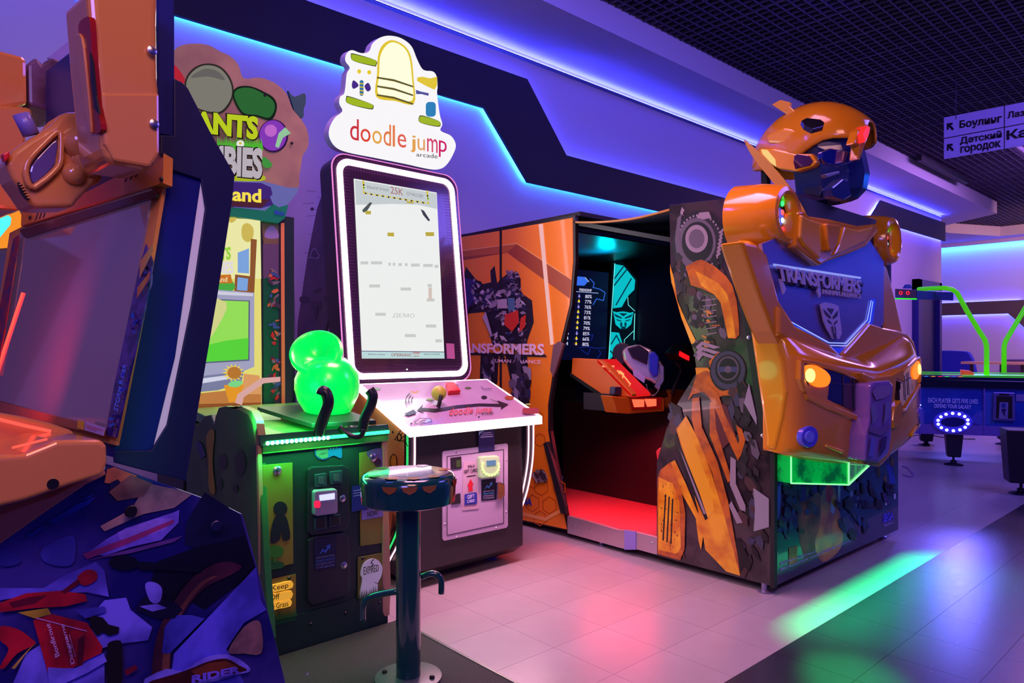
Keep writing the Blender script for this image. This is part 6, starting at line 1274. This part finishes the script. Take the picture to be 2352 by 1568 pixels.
for x in (2114, 2261): hslab('corner_strip', [(x - 2, 890), (x + 2, 890), (x + 1, 1000), (x - 2, 998)], .01, lilp, HK, off=.014)
tx = mat('print_pale_violet', c8(176, 166, 240), .4, em=c8(120, 110, 220), es=.3)
ptext('lettering', 'EACH PLAYER GETS FIVE LIVES', HF, [(2132, 913), (2246, 917), (2246, 927), (2132, 924)], tx, side, off=.012)
ptext('lettering', 'DEFEND YOUR GALAXY', HF, [(2146, 927), (2231, 930), (2230, 939), (2146, 936)], tx, side, off=.012)
art('galaxy_patches', HF, [(sm([(2242, 948), (2262, 946), (2262, 976), (2225, 976)], 3), flat(70, 90, 200)), ([(2262, 900), (2284, 902), (2284, 976), (2262, 975)], flat(46, 90, 190)), (sm([(2116, 976), (2190, 960), (2262, 980), (2262, 990), (2116, 985)], 3), flat(60, 54, 160))] + [(el(2122 + R.uniform(0, 130), 900 + R.uniform(0, 60), .8, .8, 5), flat(120, 140, 240)) for _ in range(30)], side, off=.003)
pn = hslab('lit_oval', el(2189, 969, 45, 26, 32), .03, mat('violet_lens', c8(60, 50, 200), .2, coat=.8, em=c8(60, 50, 220), es=.4), HK, off=.03, bevel=.006)
hslab('oval_window', el(2189, 969, 28, 11, 24), .004, mat('navy_window', c8(36, 34, 120), .2), pn, off=.034)
for i in range(14):
    a = 2 * math.pi * i / 14 + .2; lathe('led', HF.w(2189 + 35 * math.cos(a), 969 + 20 * math.sin(a), .036), HF.n, [(0, .016), (.005, .010)], lit(170, 180, 255, 6), pn, n=8)
for i in range(12):
    hslab('end_led', el(2099 + (i % 2) * 3.6 + (i // 2) * 2.4, 962 - (i // 2) * 6.4, 1.4, 1.6, 6), .004, lit(150, 160, 255, 4), HK, off=.02)
cd = hslab('coin_unit', [(2282, 901), (2331, 902), (2332, 966), (2280, 965)], .02, mat('chrome_frame', c8(150, 140, 200), .2, .7), HK, off=.03, bevel=.004)
hslab('coin_unit_face', [(2289, 909), (2325, 910), (2325, 961), (2288, 960)], .004, gk, cd, off=.033)
hslab('coin_plate', [(2296, 924), (2316, 924), (2315, 962), (2294, 961)], .004, mat('pale_plate', c8(150, 146, 200), .3, .4), cd, off=.037, bevel=.001)
art('coin_plate_marks', HF, [(el(2305, 931, 6, 6, 12), flat(40, 60, 150)), ([(2302, 938), (2312, 939), (2308, 948), (2310, 958), (2304, 950), (2300, 942)], flat(30, 34, 90))], cd, off=.039)
hslab('coin_slot', [(2295, 903), (2318, 904), (2318, 908), (2295, 908)], .003, gk, cd, off=.033)
hslab('side_badge', [(2334, 905), (2420, 908), (2420, 924), (2334, 921)], .004, mat('lilac_badge', c8(130, 124, 190), .4), HK, off=.01)
# playfield and green edges
n2 = hn; 
def top(px, d, z): q = HF.z(px, z); return q + n2 * d
pf = prism('playfield', [top(2040, .04, .985), top(2500, .04, .985), top(2500, LEN - .04, .985), top(2040, LEN - .04, .985)], (0, 0, -.03), mat('glossy_playfield', (.03, .03, .08), .04, coat=1), HK)
grl = lit(40, 255, 30, 1.0); ge = mat('green_edge', (.05, .7, .02), .3, em=(.1, 1, .02), es=.55)
for d in (LEN - .04, .0):
    prism('green_edge', [top(2040, d, .992), top(2500, d, .992), top(2500, d, 1.0), top(2040, d, 1.0)], n2 * .035, ge if d else topblk, HK)
prism('green_deck', [top(2215, .18, .988), top(2500, .12, .988), top(2500, .60, .988), top(2260, .80, .988)], (0, 0, .012), ge, HK)
for i, c_ in enumerate(((60, 140, 255), (255, 160, 40), (255, 40, 70), (40, 255, 80), (60, 120, 255), (255, 150, 40))):
    for dz in (0, 1): lathe('edge_led', top(2132 + i * 16, .10 + dz * .07, .988), (0, 0, 1), [(0, .022), (.006, .018)], lit(*c_, 2.4), HK, n=8)
ml = prism('goal_scoop', [top(x, .30, z) for x, z in ((2222, .992), (2250, .992), (2252, 1.02), (2240, 1.05), (2221, 1.06))], n2 * .12, mat('orange_red_scoop', (.9, .08, .02), .35, em=(1, .1, .03), es=.3), HK, bevel=.01)
# green arch pipes with scoreboard
pipe = mat('lime_pipe', (.16, .75, .01), .3, em=(.10, 1.0, .0), es=.42)
kq = 8.0
def hp(x, y, k_=kq): return CAM + ray(x, y) * k_
tube('goal_pipe', [hp(x, y) for x, y in [(2266, 860), (2266, 830), (2266, 796), (2262, 780), (2250, 762), (2220, 712), (2208, 690), (2198, 672), (2186, 664), (2170, 661)]] + [hp(2140, 662, 8.2), hp(2110, 664, 8.4)], .026, pipe, HK, n=12)
tube('goal_pipe', [hp(x, y, 8.3) for x, y in [(2306, 855), (2306, 796), (2310, 782), (2352, 712), (2400, 634)]], .026, pipe, HK, n=12)
SB = PL(hp(2104, 680), (.30, -.95, 0)); 
sbx = prism('scoreboard', [hp(2058, 664, 8.6), hp(2104, 667, 8.0), hp(2104, 687, 8.0), hp(2056, 684, 8.6)], hp(2190, 690, 8.3) - hp(2104, 687, 8.0), mat('violet_housing', c8(70, 50, 150), .35), HK, bevel=.004)
fP = PL(hp(2104, 680), (hp(2058, 674, 8.6) - hp(2104, 677, 8.0)).cross(UP))
ff = slab('score_face', fP, [(2056, 663), (2104, 666), (2104, 688), (2056, 685)], .006, mat('score_black', (.01, 0, .01), .3), sbx, off=.006)
for x in (2069, 2085): ptext('lettering', '0', fP, [(x - 4, 668), (x + 4, 668), (x + 4, 677), (x - 4, 677)], lit(255, 40, 60, 1.6), ff, off=.01)
slab('green_lip', fP, [(2056, 684), (2104, 685), (2104, 688), (2056, 687)], .01, grl, sbx, off=.012)
bx_ = prism('speaker_knob', [hp(2078, 662, 8.4), hp(2096, 662, 8.4), hp(2092, 653, 8.4), hp(2084, 653, 8.4)], (.0, .03, 0), mat('blue_knob', c8(80, 90, 190), .4), HK, bevel=.004)
# legs
legm = mat('black_leg', (.008, .007, .03), .45)
def leg(px, ytop, ybot, yfoot, wt, wb, d, nm='leg'):
    """tapered square leg on an adjusting foot"""
    f = PZ(0).w(px, yfoot); k_ = (f - CAM).dot(FW); s_ = k_ / F
    z0 = 1.3 - (ybot - HY) * s_; z1 = 1.3 - (ytop - HY) * s_; a, b = wt * s_ / 2, wb * s_ / 2
    ux, uy = Vector((-.413, .910, 0)), Vector((.910, .413, 0)); vs = []
    for z, h in ((z0, b), (z1, a)):
        for sx, sy in ((-1, -1), (1, -1), (1, 1), (-1, 1)): vs.append(Vector((f.x, f.y, z)) + ux * sx * h + uy * sy * h)
    l = build(nm, vs, BF, legm, HK, bevel=.01)
    lathe('leg_foot', (f.x, f.y, 0), (0, 0, 1), [(0, .10), (.012, .09), (.025, .03), (.05, .03), (.055, .012), (z0 + .01, .012)], legm, l, n=20)
leg(2190, 985, 1048, 1067, 36, 26, 0)
leg(2345, 985, 1106, 1134, 70, 56, 0)
leg(2127, 985, 1012, 1022, 30, 24, 0)
leg(2305, 985, 1008, 1020, 26, 22, 0)
cbl = tube('floor_cable', [PZ(.006).w(x, y) for x, y in sm([(2068, 1008), (2100, 1000), (2130, 998), (2180, 1006), (2240, 1008)], 5, False)], .006, gk, n=6); tag(cbl, 'thin black cable lying on the floor under the air hockey table', 'cable')
cb2 = tube('loose_cable', [PZ(.006).w(x, y) for x, y in sm([(2072, 1070), (2085, 1074), (2094, 1084), (2098, 1092), (2088, 1094), (2074, 1090)], 5, False)], .005, mat('grey_cable', c8(120, 100, 180), .4), n=6); tag(cb2, 'loop of grey cable on the floor beside the yellow booth', 'cable')
